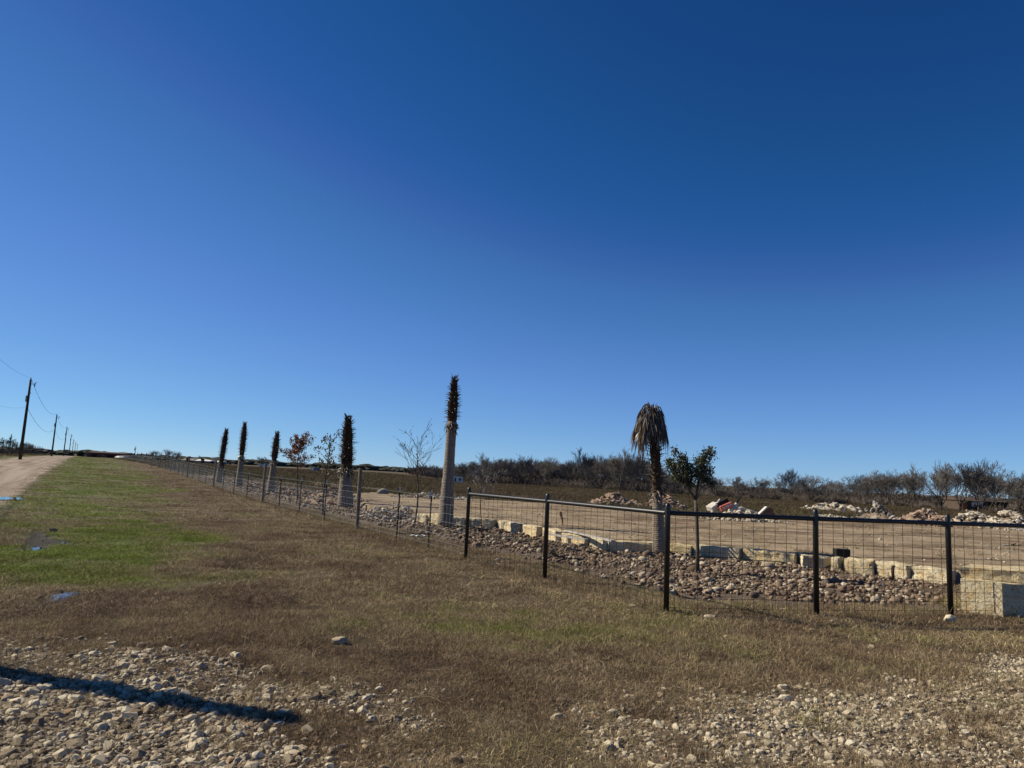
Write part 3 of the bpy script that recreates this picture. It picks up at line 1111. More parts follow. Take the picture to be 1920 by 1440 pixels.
for k, (u0, u1, hh, turn) in enumerate(specs):
    a, b = wall_pt(u0), wall_pt(u1)
    d = b - a
    L = d.length
    if turn == 0 and k not in (10, 11): turn = -.12
    yaw = math.atan2(d.y, d.x) + turn
    W = 0.36
    nrm = Vector((-d.y, d.x, 0)).normalized()
    c = (a + b) / 2 + nrm * (W / 2)
    link('block', block_mesh('block', L - .012, W, hh + .05, k + 1, sub=6), wall,
         Vector((c.x, c.y, -.05)) - wall.location, (0, 0, yaw))
# two courses at the right end: a sawn end block and a rough one on it
pa, pb = G(1803, 1146, 0), G(1879, 1153, 0)
d = (pb - pa)
yaw = math.atan2(d.y, d.x) - 0.42
dv = Vector((math.cos(yaw), math.sin(yaw), 0))
nv = Vector((-dv.y, dv.x, 0))
wl = d.length


def cut_block(name, corners, z0, z1, seed, rough=.012, sub=8):
    """block on a four-cornered plan"""
    bm = bmesh.new()
    bmesh.ops.create_cube(bm, size=1)
    bmesh.ops.subdivide_edges(bm, edges=bm.edges[:], cuts=sub, use_grid_fill=True)
    A_, B_, C_, D_ = corners
    for v in bm.verts:
        s_, t_ = v.co.x + .5, v.co.y + .5
        p = (A_ * (1 - s_) + B_ * s_) * (1 - t_) + (D_ * (1 - s_) + C_ * s_) * t_
        z = z0 + (v.co.z + .5) * (z1 - z0)
        q = Vector((p.x, p.y, z))
        q += Vector((mnoise.noise(q * 9), mnoise.noise(q * 9 + Vector((7, 7, 7))), mnoise.noise(q * 9 + Vector((3, 1, 8))) * .6)) * rough
        v.co = q - wall.location
    me_ = bpy.data.meshes.new(name)
    bm.to_mesh(me_)
    bm.free()
    me_.materials.append(MAT['block'])
    return me_


fc = pa + dv * wl
long_ = Vector((.97, -.24, 0)).normalized() * 1.9
sawn = link('block', cut_block('block', [pa, fc, fc + nv * .9 + long_ * .15, pa + nv * 1.1], -.05, .46, 3, .004), wall)
sawn['label'] = 'tall end block with a smooth sawn face, dark on its shaded side'
sd = Vector((1, .03, 0)).normalized()
sl_ = Vector((1, -.5, 0)).normalized()
link('block', cut_block('block', [fc + sd * .012 + Vector((0, .03, 0)), fc + sd * 1.6 + Vector((0, .02, 0)), fc + sd * 1.5 + Vector((0, .75, 0)), fc + Vector((.02, .75, 0))], -.05, .455, 6, .03), wall)
link('block', cut_block('block', [pa + nv * .16 + dv * -.03, pa + nv * .12 + sl_ * .9, pa + nv * .9 + sd * 1.6, pa + nv * .75], .463, .62, 9, .02), wall)

# boards lying over the wall
for (a, b, lab) in (((1020, 1000), (1100, 1012), 'grey board lying along the top of the stone wall'),
                    ((1062, 992), (1150, 1017), 'second pale board slanting down across the wall top')):
    p, q = G(*a, .33), G(*b, .33)
    if lab.startswith('second'): p.z, q.z = .29, .36
    m = MB()
    dd = q - p
    M = dd.to_track_quat('X', 'Z').to_matrix()
    m.box((0, 0, 0), (dd.length, .11, .035), M)
    tag(m.build('board', MAT['rail_wood'], loc=(p + q) / 2), lab, 'board')

# ------------------------------------------------------------------ black pipe fence
fp = [G(u, v, 0) for u, v in [(873, 1050), (1021, 1088), (1249, 1150), (1531, 1155), (1783, 1155)]]
fp.append(fp[-1] + (fp[-1] - fp[-2]))
fence = thing('pipe_fence', fp[2], 'black pipe rail fence with square wire mesh and domed posts', 'fence')
for k, p in enumerate(fp):
    m = MB()
    z0 = h1(p.x, p.y) - .1
    m.tube([(0, 0, z0), (0, 0, 1.33), (0, 0, 1.365), (0, 0, 1.385), (0, 0, 1.392)], [.0365, .0365, .034, .022, .006], 16)
    m.build('post', MAT['black_metal'], fence, smooth=True, loc=(p.x - fence.location.x, p.y - fence.location.y, 0))
cap = MB()
RZ = 1.262
for k in range(len(fp) - 1):
    a, b = fp[k], fp[k + 1]
    d = (b - a).normalized()
    a2, b2 = a + d * .034, b - d * .034
    m = MB()
    m.tube([Vector((a2.x, a2.y, RZ)) - fence.location, Vector((b2.x, b2.y, RZ)) - fence.location], .031, 14, caps=False)
    m.build('rail', MAT['black_metal'], fence, smooth=True)
    nrm = Vector((d.y, -d.x, 0))
    if nrm.y > 0: nrm = -nrm
    off = -nrm * .012
    L = (b2 - a2).length
    for z in (1.076, .924, .772, .62, .468, .316, .19, .07):
        m = MB()
        pts = []
        for j in range(9):
            q = a2 + d * (L * j / 8)
            pts.append((q.x + off.x, q.y + off.y, z + .004 * math.sin(j * 2.1 + z * 9 + k)))
        m.tube([Vector(p) - fence.location for p in pts], .0031, 4, caps=False)
        m.build('wire', MAT['wire'], fence)
    nv_ = int(L / .152)
    for j in range(1, nv_ + 1):
        q = a2 + d * (L * (j - .5) / nv_) + off * .5
        jx = random.uniform(-.006, .006)
        m = MB()
        m.tube([Vector((q.x, q.y, .03)) - fence.location, Vector((q.x + jx, q.y + .004, .65)) - fence.location, Vector((q.x + jx * .3, q.y, RZ)) - fence.location], .0031, 4, caps=False)
        m.build('wire', MAT['wire'], fence)

# ------------------------------------------------------------------ long wire fence going away
wf0 = fp[0]
A_, B_ = G(669, 993, 0), G(399.6, 917, 0)
fd = (B_ - A_).normalized()
wfence = thing('wire_fence', A_, 'long field fence of wooden posts, steel posts and woven wire along the verge', 'fence')
TP_IMG = [(743, 1013), (803, 1028)]


def tpost(p, lean=0.0, hgt=1.24):
    m = MB()
    z0 = h1(p.x, p.y)
    m.box((0, 0, hgt / 2 - .05), (.034, .006, hgt + .1))
    m.box((0, .018, hgt / 2 - .05), (.006, .034, hgt + .1))
    for k in range(9):
        m.box((0, -.006, .15 + k * .12), (.012, .008, .02))
    o = m.build('steel_post', MAT['tpost'], wfence, loc=(p.x - A_.x, p.y - A_.y, z0), rot=(lean, lean * .5, random.uniform(-.3, .3)))
    t = MB()
    t.box((0, 0, hgt - .06), (.038, .012, .13))
    t.box((0, .018, hgt - .06), (.012, .040, .13))
    t.build('white_tip', MAT['tpost_tip'], o)


def wpost(p, hgt=1.68, r=.055):
    z0 = h1(p.x, p.y)
    m = MB()
    m.tube([(0, 0, -.1), (0, 0, hgt * .5), (.006, 0, hgt - .01), (.006, 0, hgt)], [r * 1.05, r, r * .93, r * .8], 10)
    m.build('wooden_post', MAT['wood_post'], wfence, loc=(p.x - A_.x, p.y - A_.y, z0), rot=(random.uniform(-.015, .015), random.uniform(-.015, .015), 0))


for q in TP_IMG:
    tpost(G(*q, 0), .02)
wpost(A_)
line = [wf0, A_]
# wooden posts at the distances read off the photograph, steel ones between
LW = [0, (G(487, 943, 0) - A_).dot(fd), (B_ - A_).length]
step = LW[2] - LW[1]
while LW[-1] < 260: LW.append(LW[-1] + step)
for i in range(1, len(LW)):
    p = A_ + fd * LW[i]
    wpost(p, 1.66, .06 if i < 8 else .075)
    for j in (1, 2, 3):
        if i > 10 and j != 2: continue
        tpost(A_ + fd * (LW[i - 1] + (LW[i] - LW[i - 1]) * j / 4), random.uniform(-.04, .04))
# strands
ends = []
for z in (.12, .24, .36, .50, .65, .82, 1.00, 1.15):
    m = MB()
    pts = [Vector((wf0.x, wf0.y, z))]
    pts.append(Vector((A_.x, A_.y, z)))
    for L in LW[1:]:
        p = A_ + fd * L
        pts.append(Vector((p.x, p.y, z + h1(p.x, p.y))))
    fine_ = []
    for a, b in zip(pts[:-1], pts[1:]):
        for j in range(4):
            q = a.lerp(b, j / 4)
            q.z += random.uniform(-.012, .012)
            fine_.append(q)
    fine_.append(pts[-1])
    rad_ = [.0022 + .00006 * (p - pts[0]).length for p in fine_]
    m.tube([p - A_ for p in fine_], rad_, 4, caps=False)
    m.build('wire', MAT['galv'], wfence)
m = MB()
LL = 0
pp = wf0.copy()
path = [wf0, A_, A_ + fd * 60]
for a, b in zip(path[:-1], path[1:]):
    d = (b - a)
    n_ = int(d.length / .16)
    for j in range(n_):
        q = a + d * (j / n_)
        z0 = h1(q.x, q.y) if q.y > 30 else 0
        m.tube([Vector((q.x, q.y, z0 + .1)) - A_, Vector((q.x, q.y, z0 + 1.0)) - A_], .0018, 3, caps=False)
o = m.build('wire_mesh', MAT['galv'], wfence)
o['kind'] = 'stuff'

# ------------------------------------------------------------------ palms


def boot_mesh(name, seed, L, w):
    """one trimmed leaf base: flattened tapering spike curving up, split at the tip"""
    r = random.Random(seed)
    m = MB()
    n = 5
    vs, fs = [], []
    for i in range(n):
        t = i / (n - 1)
        x = L * t
        z = L * (.45 * t - .35 * t * t * r.uniform(.6, 1.4))
        ww = w * (1 - .72 * t)
        th = .018 * (1 - .6 * t)
        vs += [(x, -ww / 2, z), (x, ww / 2, z), (x, ww * .3, z + th), (x, -ww * .3, z + th)]
    for i in range(n - 1):
        b = i * 4
        for k in range(4):
            fs.append((b + k, b + (k + 1) % 4, b + 4 + (k + 1) % 4, b + 4 + k))
    fs.append((n * 4 - 4, n * 4 - 3, n * 4 - 2, n * 4 - 1))
    m.add(vs, fs)
    return m


def frond_mesh(name, seed, L, out_):
    """dead hanging fan leaf: arched petiole and a ragged bundle of drooping strips"""
    r = random.Random(seed)
    pet, strips = MB(), MB()
    pts = []
    for i in range(8):
        t = i / 7
        pts.append(Vector((out_ * (.40 * math.sin(t * 1.7) + .60 * t), r.uniform(-.01, .01), .26 * math.sin(min(t * 2.6, 1.57)) * (1 - t * .55) - L * .42 * t ** 2.2)))
    pet.tube(pts, [.022, .02, .018, .016, .014, .012, .010, .007], 5)
    for k in range(40):
        i = r.choice([4, 5, 6, 7, 7])
        p = pts[i].copy()
        ln = L * r.choice([r.uniform(.2, .4), r.uniform(.35, .62), r.uniform(.5, .72)])
        sp = r.gauss(0, .07)
        so = r.gauss(.05, .06)
        w = r.uniform(.008, .020)
        a = r.uniform(0, 3.14)
        wv = Vector((math.cos(a) * w, math.sin(a) * w, 0))
        q0, q1, q2 = p, p + Vector((so * .6, sp * .7, -ln * .5)), p + Vector((so + r.uniform(-.04, .04), sp * 1.1 + r.uniform(-.04, .04), -ln))
        strips.add([q0 - wv * .6, q0 + wv * .6, q1 + wv, q1 - wv, q2 + wv * .25, q2 - wv * .25], [(0, 1, 2, 3), (3, 2, 4, 5)])
    return pet, strips


def palm(u, v, ut, vt, rb, rt, label, split, n_boot, seed, tufted=False, boots_px=None, joined=False, lean_dir=None):
    P = GT(u, v)
    hgt = top_z(P, vt)
    # sideways lean so that the top shows at column ut
    q = Vector((P.x, P.y, P.z + hgt - CAM_H))
    uu = 960 + FPX * q.dot(RR) / q.dot(F0)
    dx = (ut - uu) * P.y / FPX
    root = thing('palm_tree', P, label, 'palm tree', 'palms transplanted along the cobble bed')
    r = random.Random(seed)

    def cl(t):
        return Vector((dx * (t ** 1.25), .04 * math.sin(t * 2 + seed), hgt * t))

    def rr_(t):
        base = rb * (1 - S(np.array(t / .5)).item() * .34)
        return base + (rt - rb * .66) * max(0, (t - .5) / .5)
    sp = split
    ringn = 44
    m = MB()
    pts = [cl(t) for t in np.linspace(-.02, sp + .02, 34)]
    rad_ = [rr_(max(0, t)) * (1 + .035 * math.sin(i * 2.3 + seed) + r.uniform(-.02, .02)) for i, t in enumerate(np.linspace(-.02, sp + .02, 34))]
    rad_[0] *= 1.12
    rad_[1] *= 1.06
    m.tube(pts, rad_, 18)
    m.build('trunk', MAT['palm_grey'], root, smooth=True)
    m = MB()
    tt = np.linspace(sp - .02, .965, 26)
    m.tube([cl(t) for t in tt], [rr_(t) * (.98 + r.uniform(-.06, .12)) * float(np.interp(t, [sp, sp + .15, .8, .93, 1], [.85, 1.08, .95, .62, .5])) for t in tt], 12)
    m.build('fibre_sheath', MAT['palm_fibre'], root, smooth=True)
    meshes = []
    if not joined:
        for k in range(5):
            meshes.append(boot_mesh('leaf_base', seed * 10 + k, r.uniform(.17, .24), r.uniform(.08, .11)).mesh('leaf_base', MAT['boot']))
    J = MB()
    for k in range(n_boot):
        t = sp + (.985 - sp) * (k / n_boot) ** 1.0 + r.uniform(-.004, .004) - (abs(r.gauss(0, .035)) if k < n_boot * .12 else 0)
        a = k * 2.39996 + r.uniform(-.25, .25)
        c = cl(t)
        rad1 = rr_(t) * .97 * float(np.interp(t, [sp, sp + .15, .8, .93, 1], [.85, 1.08, .95, .62, .5]))
        f = (t - sp) / (1 - sp)
        el = .05 + .55 * f ** 2 + r.uniform(-.25, .25)
        if t > .93: el = r.uniform(.7, 1.25)
        s_ = r.uniform(.55, 1.12) * (1 if f > .08 else 1.25) * (rt / .19) * (0.8 if f > .75 else 1)
        if f < .1: el = -r.uniform(.3, 1.2)
        loc = c + Vector((math.cos(a) * rad1, math.sin(a) * rad1, 0))
        if joined:
            bm_ = boot_mesh('b', seed * 100 + k, .20, .12)
            M = Euler((0, -el, a)).to_matrix()
            J.add([loc + M @ (Vector(p) * s_) for p in bm_.v], bm_.f)
        else:
            link('leaf_base', meshes[k % 5], root, loc, (0, -el, a), s_)
    if joined:
        o = J.build('leaf_bases', MAT['boot'], root)
        o['kind'] = 'stuff'
    return root, cl, hgt, dx


palm(409, 905, 425, 803, .22, .19, 'leftmost trimmed palm, a stubby dark spike with a short grey foot', .33, 260, 1, joined=True)
palm(447, 912, 460, 790, .22, .18, 'second palm from the left, with two broken stubs hanging below its spiky head', .45, 230, 2, joined=True)
palm(507, 925, 521, 808, .24, .17, 'third palm from the left, leaning, with only a small spiky head', .50, 190, 3, joined=True)
palm(647, 953, 653, 779, .33, .21, 'thick spiky palm with a wide pale foot behind the tall wooden post', .40, 290, 4)
palm(835, 990, 853, 702, .235, .15, 'tallest palm with a long grey trunk and a jagged topknot', .665, 240, 5)
root, cl, hgt, dx = palm(1236, 1040, 1224, 756, .155, .145, 'palm with drooping dead fronds hanging round its head', .38, 150, 6)
FR = []
for k in range(6):
    pet, st = frond_mesh('frond', 60 + k, 1.0 + .1 * k % .3, .22 + .05 * (k % 3))
    FR.append((pet.mesh('frond', MAT['frond']), st.mesh('leaf_strips', MAT['frond'])))
for k in range(21):
    a = k * 2.39996 + .5 + random.uniform(-.45, .45)
    t = .985 - .007 * (k % 6)
    c = cl(t)
    pm, sm = FR[k % 6]
    s_ = random.uniform(.7, 1.1)
    # the longest ones hang on the left
    if math.cos(a) < -.3: s_ *= 1.12
    elif math.cos(a) > .1: s_ *= random.uniform(.86, 1.05)
    else: s_ *= random.uniform(.6, 1.0)
    o = link('frond', pm, root, c + Vector((math.cos(a) * .05, math.sin(a) * .05, -.10)), (random.uniform(-.1, .1), random.uniform(-.1, .1), a), s_)
    link('leaf_strips', sm, o)

# ------------------------------------------------------------------ trees


class Tree:
    """branching skeleton turned into two meshes: stout wood and fine twigs"""

    def __init__(self, seed, height, trunk_r, spread=1.0, depth=6, first=.22, split=(2, 3), upright=.35, gnarl=.25, minr=.004,
                 nseg=3, len_k=.74, trunk_lean=0):
        self.r = random.Random(seed)
        self.W, self.T = MB(), MB()
        self.tips = []
        self.minr = minr
        self.thr = trunk_r * .3
        self.gn, self.up, self.sp, self.depth, self.split, self.lk = gnarl, upright, spread, depth, split, len_k
        L0 = height * first
        p0 = Vector((0, 0, -.05 * height * .2))
        p1 = Vector((trunk_lean * L0, 0, L0))
        self.W.tube([p0, Vector((0, 0, L0 * .15)), p0.lerp(p1, .6), p1], [trunk_r * 1.25, trunk_r, trunk_r * .92, trunk_r * .85], 7)
        self.tot = height
        n = self.r.choice([3, 3, 4])
        rem = height - L0
        a0 = self.r.uniform(0, 6.28)
        for k in range(n):
            a = a0 + k * 6.28 / n + self.r.uniform(-.4, .4)
            tilt = self.r.uniform(.35, .8) * spread
            d = Vector((math.cos(a) * math.sin(tilt), math.sin(a) * math.sin(tilt), math.cos(tilt)))
            self.grow(p1, d, rem * self.r.uniform(.30, .42), trunk_r * self.r.uniform(.5, .68), depth - 1)

    def grow(self, p, d, L, rad, dep):
        r = self.r
        n = 3
        pts, rads = [p], [rad]
        q = p
        for i in range(n):
            d = (d + Vector((r.gauss(0, self.gn), r.gauss(0, self.gn), r.gauss(0, self.gn) + self.up * .3))).normalized()
            q = q + d * (L / n)
            pts.append(q)
            rads.append(max(self.minr, rad * (1 - .22 * (i + 1) / n)))
        big = rad > self.thr
        (self.W if big else self.T).tube(pts, rads, 6 if big else 3, caps=False)
        if dep <= 0:
            self.tips.append(q)
            return
        k = r.choice(self.split)
        for j in range(k):
            ax = Vector((r.gauss(0, 1), r.gauss(0, 1), r.gauss(0, 1))).cross(d)
            if ax.length < .01: continue
            ax.normalize()
            nd = (Matrix.Rotation(r.uniform(.3, .85) * self.sp, 3, ax) @ d)
            if nd.z < -.2: nd.z *= .3
            nd.normalize()
            st = pts[-1] if j < 2 else pts[r.choice([1, 2])]
            self.grow(st, nd, L * self.lk * r.uniform(.8, 1.15), rads[-1] * r.uniform(.58, .80), dep - 1)

    def meshes(self, wm, tm):
        return self.W.mesh('trunk', wm, True), self.T.mesh('twigs', tm)


class LeaderTree:
    """young nursery tree: one leader, long ascending side branches, fine twigs"""

    def __init__(self, seed, H_, r0, first, nb, reach, angle, twigs=4, minr=.004, sweep=.25):
        r = random.Random(seed)
        self.W, self.T, self.tips = MB(), MB(), []
        axis = []
        for i in range(13):
            t = i / 12
            axis.append(Vector((.02 * H_ * math.sin(t * 5 + seed), .02 * H_ * math.cos(t * 4), H_ * t - (.04 if i == 0 else 0))))
        self.W.tube(axis, [max(minr, r0 * (1.15 if i == 0 else 1) * (1 - .9 * i / 12)) for i in range(13)], 7)
        self.tips.append(axis[-1])
        for k in range(nb):
            t = first + (0.93 - first) * (k / nb) + r.uniform(-.02, .02)
            i = min(11, int(t * 12))
            p = axis[i].lerp(axis[i + 1], t * 12 - i)
            a = k * 2.4 + r.uniform(-.4, .4)
            L = H_ * reach * (1 - .55 * (t - first) / (1 - first)) * r.uniform(.7, 1.2)
            el = angle + r.uniform(-.2, .2)
            self.branch(r, p, Vector((math.cos(a) * math.cos(el), math.sin(a) * math.cos(el), math.sin(el))), L, r0 * .42 * (1 - .5 * t), twigs, minr, sweep, 2)

    def branch(self, r, p, d, L, rad, twigs, minr, sweep, dep):
        pts, q = [p], p
        for i in range(6):
            d = (d + Vector((r.gauss(0, .07), r.gauss(0, .07), r.gauss(sweep * .25, .06)))).normalized()
            q = q + d * (L / 6)
            pts.append(q)
        self.T.tube(pts, [max(minr, rad * (1 - .8 * i / 6)) for i in range(7)], 4, caps=False)
        self.tips += pts[3:]
        if dep <= 0: return
        for k in range(twigs):
            i = r.randint(1, 5)
            ax = Vector((r.gauss(0, 1), r.gauss(0, 1), r.gauss(0, 1))).cross(d).normalized()
            nd = Matrix.Rotation(r.uniform(.35, .8), 3, ax) @ d
            self.branch(r, pts[i], nd, L * r.uniform(.28, .5), rad * .45, max(1, twigs - 2), minr, sweep, dep - 1)

    def meshes(self, wm, tm):
        return self.W.mesh('trunk', wm, True), self.T.mesh('twigs', tm)


def leaves(tips, n, size, mat, seed, spread, name='leaves'):
    r = random.Random(seed)
    vs, fs = [], []
    for _ in range(n):
        c = r.choice(tips) + Vector((r.gauss(0, spread), r.gauss(0, spread), r.gauss(0, spread)))
        s = size * r.uniform(.6, 1.3)
        M = Euler((r.uniform(0, 6.28), r.uniform(0, 6.28), r.uniform(0, 6.28))).to_matrix()
        b = len(vs)
        for p in ((-.5, 0, 0), (-.1, -.24, .05), (.5, 0, 0), (-.1, .24, .05)):
            vs.append(c + M @ (Vector(p) * s))
        fs.append((b, b + 1, b + 2, b + 3))
    m = MB()
    m.add(vs, fs)
    return m.mesh(name, mat)


def plant_tree(name, P, hgt, tr, wm, tm, label, cat='tree', group=None, extra=None, rz=0.0):
    root = thing(name, P, label, cat, group, rz)
    a, b = tr.meshes(wm, tm)
    zs = max((t.z for t in tr.tips), default=1)
    k = hgt / zs
    link('trunk', a, root, scl=k)
    link('twigs', b, root, scl=k)
    for nm, me_ in (extra or []):
        link(nm, me_, root, scl=k)
    return root


P = GT(555, 940)
tr = LeaderTree(21, 3.2, .05, .50, 17, .30, .55, 4)
plant_tree('young_oak', P, top_z(P, 811), tr, MAT['bark'], MAT['twig'], 'young oak still holding russet brown leaves', extra=[('leaves', leaves(tr.tips, 2100, .10, MAT['red_leaf'], 3, .06))])
P = GT(606, 967)
tr = LeaderTree(35, 3.0, .045, .42, 15, .27, .75, 3)
plant_tree('young_oak', P, top_z(P, 804), tr, MAT['bark'], MAT['twig'], 'slender young tree with sparse olive leaves next to the russet oak', extra=[('leaves', leaves(tr.tips, 330, .10, MAT['olive_leaf'], 4, .05))])
P = GT(777, 983)
tr = LeaderTree(44, 3.4, .042, .36, 13, .50, .85, 4, .0055, .12)
plant_tree('bare_sapling', P, top_z(P, 782), tr, MAT['bark'], MAT['twig'], 'leafless vase-shaped sapling left of the tallest palm', extra=[('leaves', leaves(tr.tips, 26, .09, MAT['red_leaf'], 5, .03))])
P = GT(900, 1012)
tr = LeaderTree(52, 2.2, .020, .48, 14, .42, .8, 4, .0045, .1)
plant_tree('bare_sapling', P, top_z(P, 856), tr, MAT['stalk'], MAT['twig_pale'], 'small pale-twigged sapling right of the first black post')
P = GT(628, 922)
tr = LeaderTree(57, 3.2, .035, .35, 9, .35, .75, 3, .007)
plant_tree('bare_sapling', P, top_z(P, 856), tr, MAT['bark'], MAT['twig'], 'thin distant bare sapling just left of the thick palm')

# small live oak by the hanging-frond palm, forked low
P = GT(1308, 1074)
root = thing('live_oak', P, 'small leafy live oak with a forked trunk right of the frond-hung palm', 'tree')
oakH = top_z(P, 833)
m = MB()
sc_ = P.y / FPX


def oak_pt(u, v, dy=0.0):
    return Vector(((u - 1308) * sc_, dy, top_z(P, v)))


fork = oak_pt(1303, 938)
m.tube([(0, 0, -.05), (0, .01, .4), (-.02, 0, .9), fork], [.043, .036, .033, .031], 9)
m.tube([fork, oak_pt(1306, 915), oak_pt(1312, 890, .04), oak_pt(1318, 868, .06), oak_pt(1324, 846, .05)], [.028, .024, .018, .012, .006], 7)
m.tube([fork, oak_pt(1290, 918, -.03), oak_pt(1281, 900, -.05), oak_pt(1273, 880, -.05), oak_pt(1266, 856, 0)], [.022, .018, .014, .010, .005], 7)
m.build('trunk', MAT['bark'], root, smooth=True)
tw, tips = MB(), []
rr0 = random.Random(8)
lobes = [(1275, 868, 15, 1.1), (1264, 882, 14, 1.0), (1280, 888, 18, 1.2), (1290, 880, 12, .9), (1312, 868, 12, .9), (1318, 880, 16, 1.1), (1306, 892, 17, 1.1),
         (1322, 896, 14, 1.0), (1326, 845, 7, .35), (1319, 856, 10, .6), (1268, 898, 10, .8), (1332, 906, 8, .35), (1262, 850, 6, .25), (1334, 852, 4, .12), (1256, 868, 9, .5), (1290, 903, 12, .6)]
for (lu, lv, lr, wgt) in lobes:
    c = oak_pt(lu, lv, rr0.uniform(-.12, .12))
    for k in range(int(26 * wgt)):
        d = Vector((rr0.gauss(0, 1), rr0.gauss(0, 1), rr0.gauss(0, 1))).normalized() * (lr * sc_) * rr0.uniform(.3, 1.15)
        tips.append(c + d)
        tw.tube([c, c + d * .5 + Vector((rr0.uniform(-.02, .02), 0, rr0.uniform(-.02, .02))), c + d], [.004, .003, .002], 3, caps=False)
    base = fork if lv > 890 else (oak_pt(1312, 890, .04) if lu > 1297 else oak_pt(1281, 900, -.05))
    tw.tube([base, base.lerp(c, .5) + Vector((0, 0, .02)), c], [.009, .007, .005], 4, caps=False)
tw.build('twigs', MAT['bark'], root)
link('leaves', leaves(tips, 5200, .050, MAT['oak_leaf'], 9, .040), root)

# ------------------------------------------------------------------ far bare trees
protos = []
for k, (sp, fr, up, gn) in enumerate([(.85, .11, .28, .13), (.75, .13, .32, .11), (.95, .10, .22, .14), (.7, .14, .38, .11), (.9, .12, .22, .14), (.8, .09, .32, .12), (.95, .12, .18, .14)]):
    tr = Tree(700 + k, 10, .26, sp, 7, fr, (2, 3, 3), up, gn, .036, len_k=.80)
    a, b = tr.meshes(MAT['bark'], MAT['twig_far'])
    zs = float(np.percentile([t.z for t in tr.tips], 90))
    rs = np.percentile([abs(t.x) for t in tr.tips], 95)
    mist = []
    rm = random.Random(k)
    mtips = [rm.choice(tr.tips) for _ in range(9)]
    mm = leaves([t * .93 for t in mtips for _ in range(3)], 260, .35, MAT['mistletoe'], 40 + k, .28, 'mistletoe')
    protos.append((a, b, zs, mm, rs))
    print('proto', k, len(b.polygons), zs, rs)


def far_tree(P, hgt, k, label, group, mist=False, wide=1.0):
    root = thing('bare_tree', P, label, 'tree', group, random.uniform(0, 6.28))
    a, b, zs, mm, _ = protos[k % len(protos)]
    s = hgt / zs
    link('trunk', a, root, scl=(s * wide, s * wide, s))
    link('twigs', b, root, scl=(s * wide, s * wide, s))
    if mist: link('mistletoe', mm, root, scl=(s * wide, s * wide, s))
    return root


# (column, foot row, top row, shape, mistletoe, label)
front = [
    (700 + 180, 906, 868, 0, 0, 'bare tree at the left end of the wood, behind the white shed'),
    (820, 903, 878, 4, 0, 'low sprawling leafless tree between the sapling and the tallest palm'),
    (905, 908, 858, 3, 0, 'round-topped bare tree behind the small pale sapling'),
    (945, 910, 866, 2, 0, 'bare tree with a wide fan of limbs, over the first rail'),
    (985, 911, 862, 1, 0, 'slim bare tree left of the second black post'),
    (1030, 913, 862, 0, 0, 'spreading bare tree above the second black post'),
    (1068, 915, 868, 5, 0, 'low bare tree between the second post and the mistletoe tree'),
    (1095, 918, 852, 3, 1, 'tall bare tree dotted with mistletoe clumps, left of the brown rubble heap'),
    (1130, 922, 868, 6, 1, 'dark wide bare tree leaning over the left rubble heap'),
    (1160, 925, 853, 3, 1, 'tallest mistletoe-laden bare tree left of the frond-hung palm'),
    (1192, 927, 860, 1, 1, 'bare tree touching the frond-hung palm from the left'),
    (1340, 933, 896, 4, 0, 'small hazy bare tree just right of the live oak'),
    (1378, 934, 897, 0, 0, 'low rounded bare tree above the red debris'),
    (1425, 936, 901, 3, 0, 'bare tree left of the lone tall pecan in the gap'),
    (1450, 937, 900, 2, 0, 'rounded bare tree touching the lone tall pecan'),
    (1485, 940, 886, 5, 0, 'lone tall bare tree with a clear straight trunk mid right'),
    (1522, 942, 896, 4, 0, 'bare tree with a long limb reaching right, above the pale rubble'),
    (1565, 945, 907, 6, 0, 'short spreading bare tree above the right part of the pale rubble'),
    (1610, 948, 908, 0, 0, 'short bare tree with reddish brush at its foot'),
    (1662, 953, 890, 2, 0, 'broad bare pecan left of the brick house'),
    (1710, 954, 889, 3, 0, 'bare pecan with radiating limbs right of the broad one'),
    (1765, 957, 880, 1, 0, 'tall bare tree in front of the brick house left end'),
    (1800, 958, 877, 0, 0, 'crowded bare tree over the brick house roof'),
    (1835, 960, 874, 5, 0, 'tallest bare tree of the right group, over the house'),
    (1870, 960, 897, 4, 0, 'rounded bare tree at the right end of the house'),
    (1912, 962, 893, 6, 0, 'bare tree cut by the right picture edge'),
]
for (u, v, vt, k, mi, lab) in front:
    P = GT(u, v)
    if P.y > 420: P = at_dist(u, 300)
    far_tree(P, top_z(P, vt), k, lab, None, bool(mi), 1.0 if vt > 870 or u > 1400 else .85)
fr = random.Random(77)
for i in range(124):
    u = fr.choice([fr.uniform(835, 1240), fr.uniform(835, 1240), fr.uniform(1240, 1990)])
    prof = np.interp(u, [835, 880, 960, 1060, 1100, 1200, 1250, 1400, 1520, 1640, 1800, 1860, 1900, 1990], [884, 874, 872, 874, 866, 868, 896, 908, 910, 900, 888, 898, 908, 900])
    foot = np.interp(u, [835, 1100, 1300, 1600, 1990], [903, 914, 928, 944, 960]) - fr.uniform(0, 3)
    P = GT(u, foot)
    if P.y > 420 or P.y < 90: P = at_dist(u, 290)
    for lim, where in ((930, 'above the first fence panel'), (1020, 'above the second fence panel'),
                       (1110, 'behind the mistletoe tree'), (1180, 'over the left rubble heap'), (1262, 'behind the frond-hung palm'),
                       (1400, 'between live oak and red debris'), (1540, 'around the lone tall tree'),
                       (1660, 'above the pale rubble spread'), (1780, 'left of the low house'), (2100, 'crowding the low house at far right')):
        if u < lim: break
    far_tree(P, top_z(P, prof - 3 + fr.uniform(-4, 9)), i, 'leafless grey tree in the far row ' + where, 'massed trees ' + where)

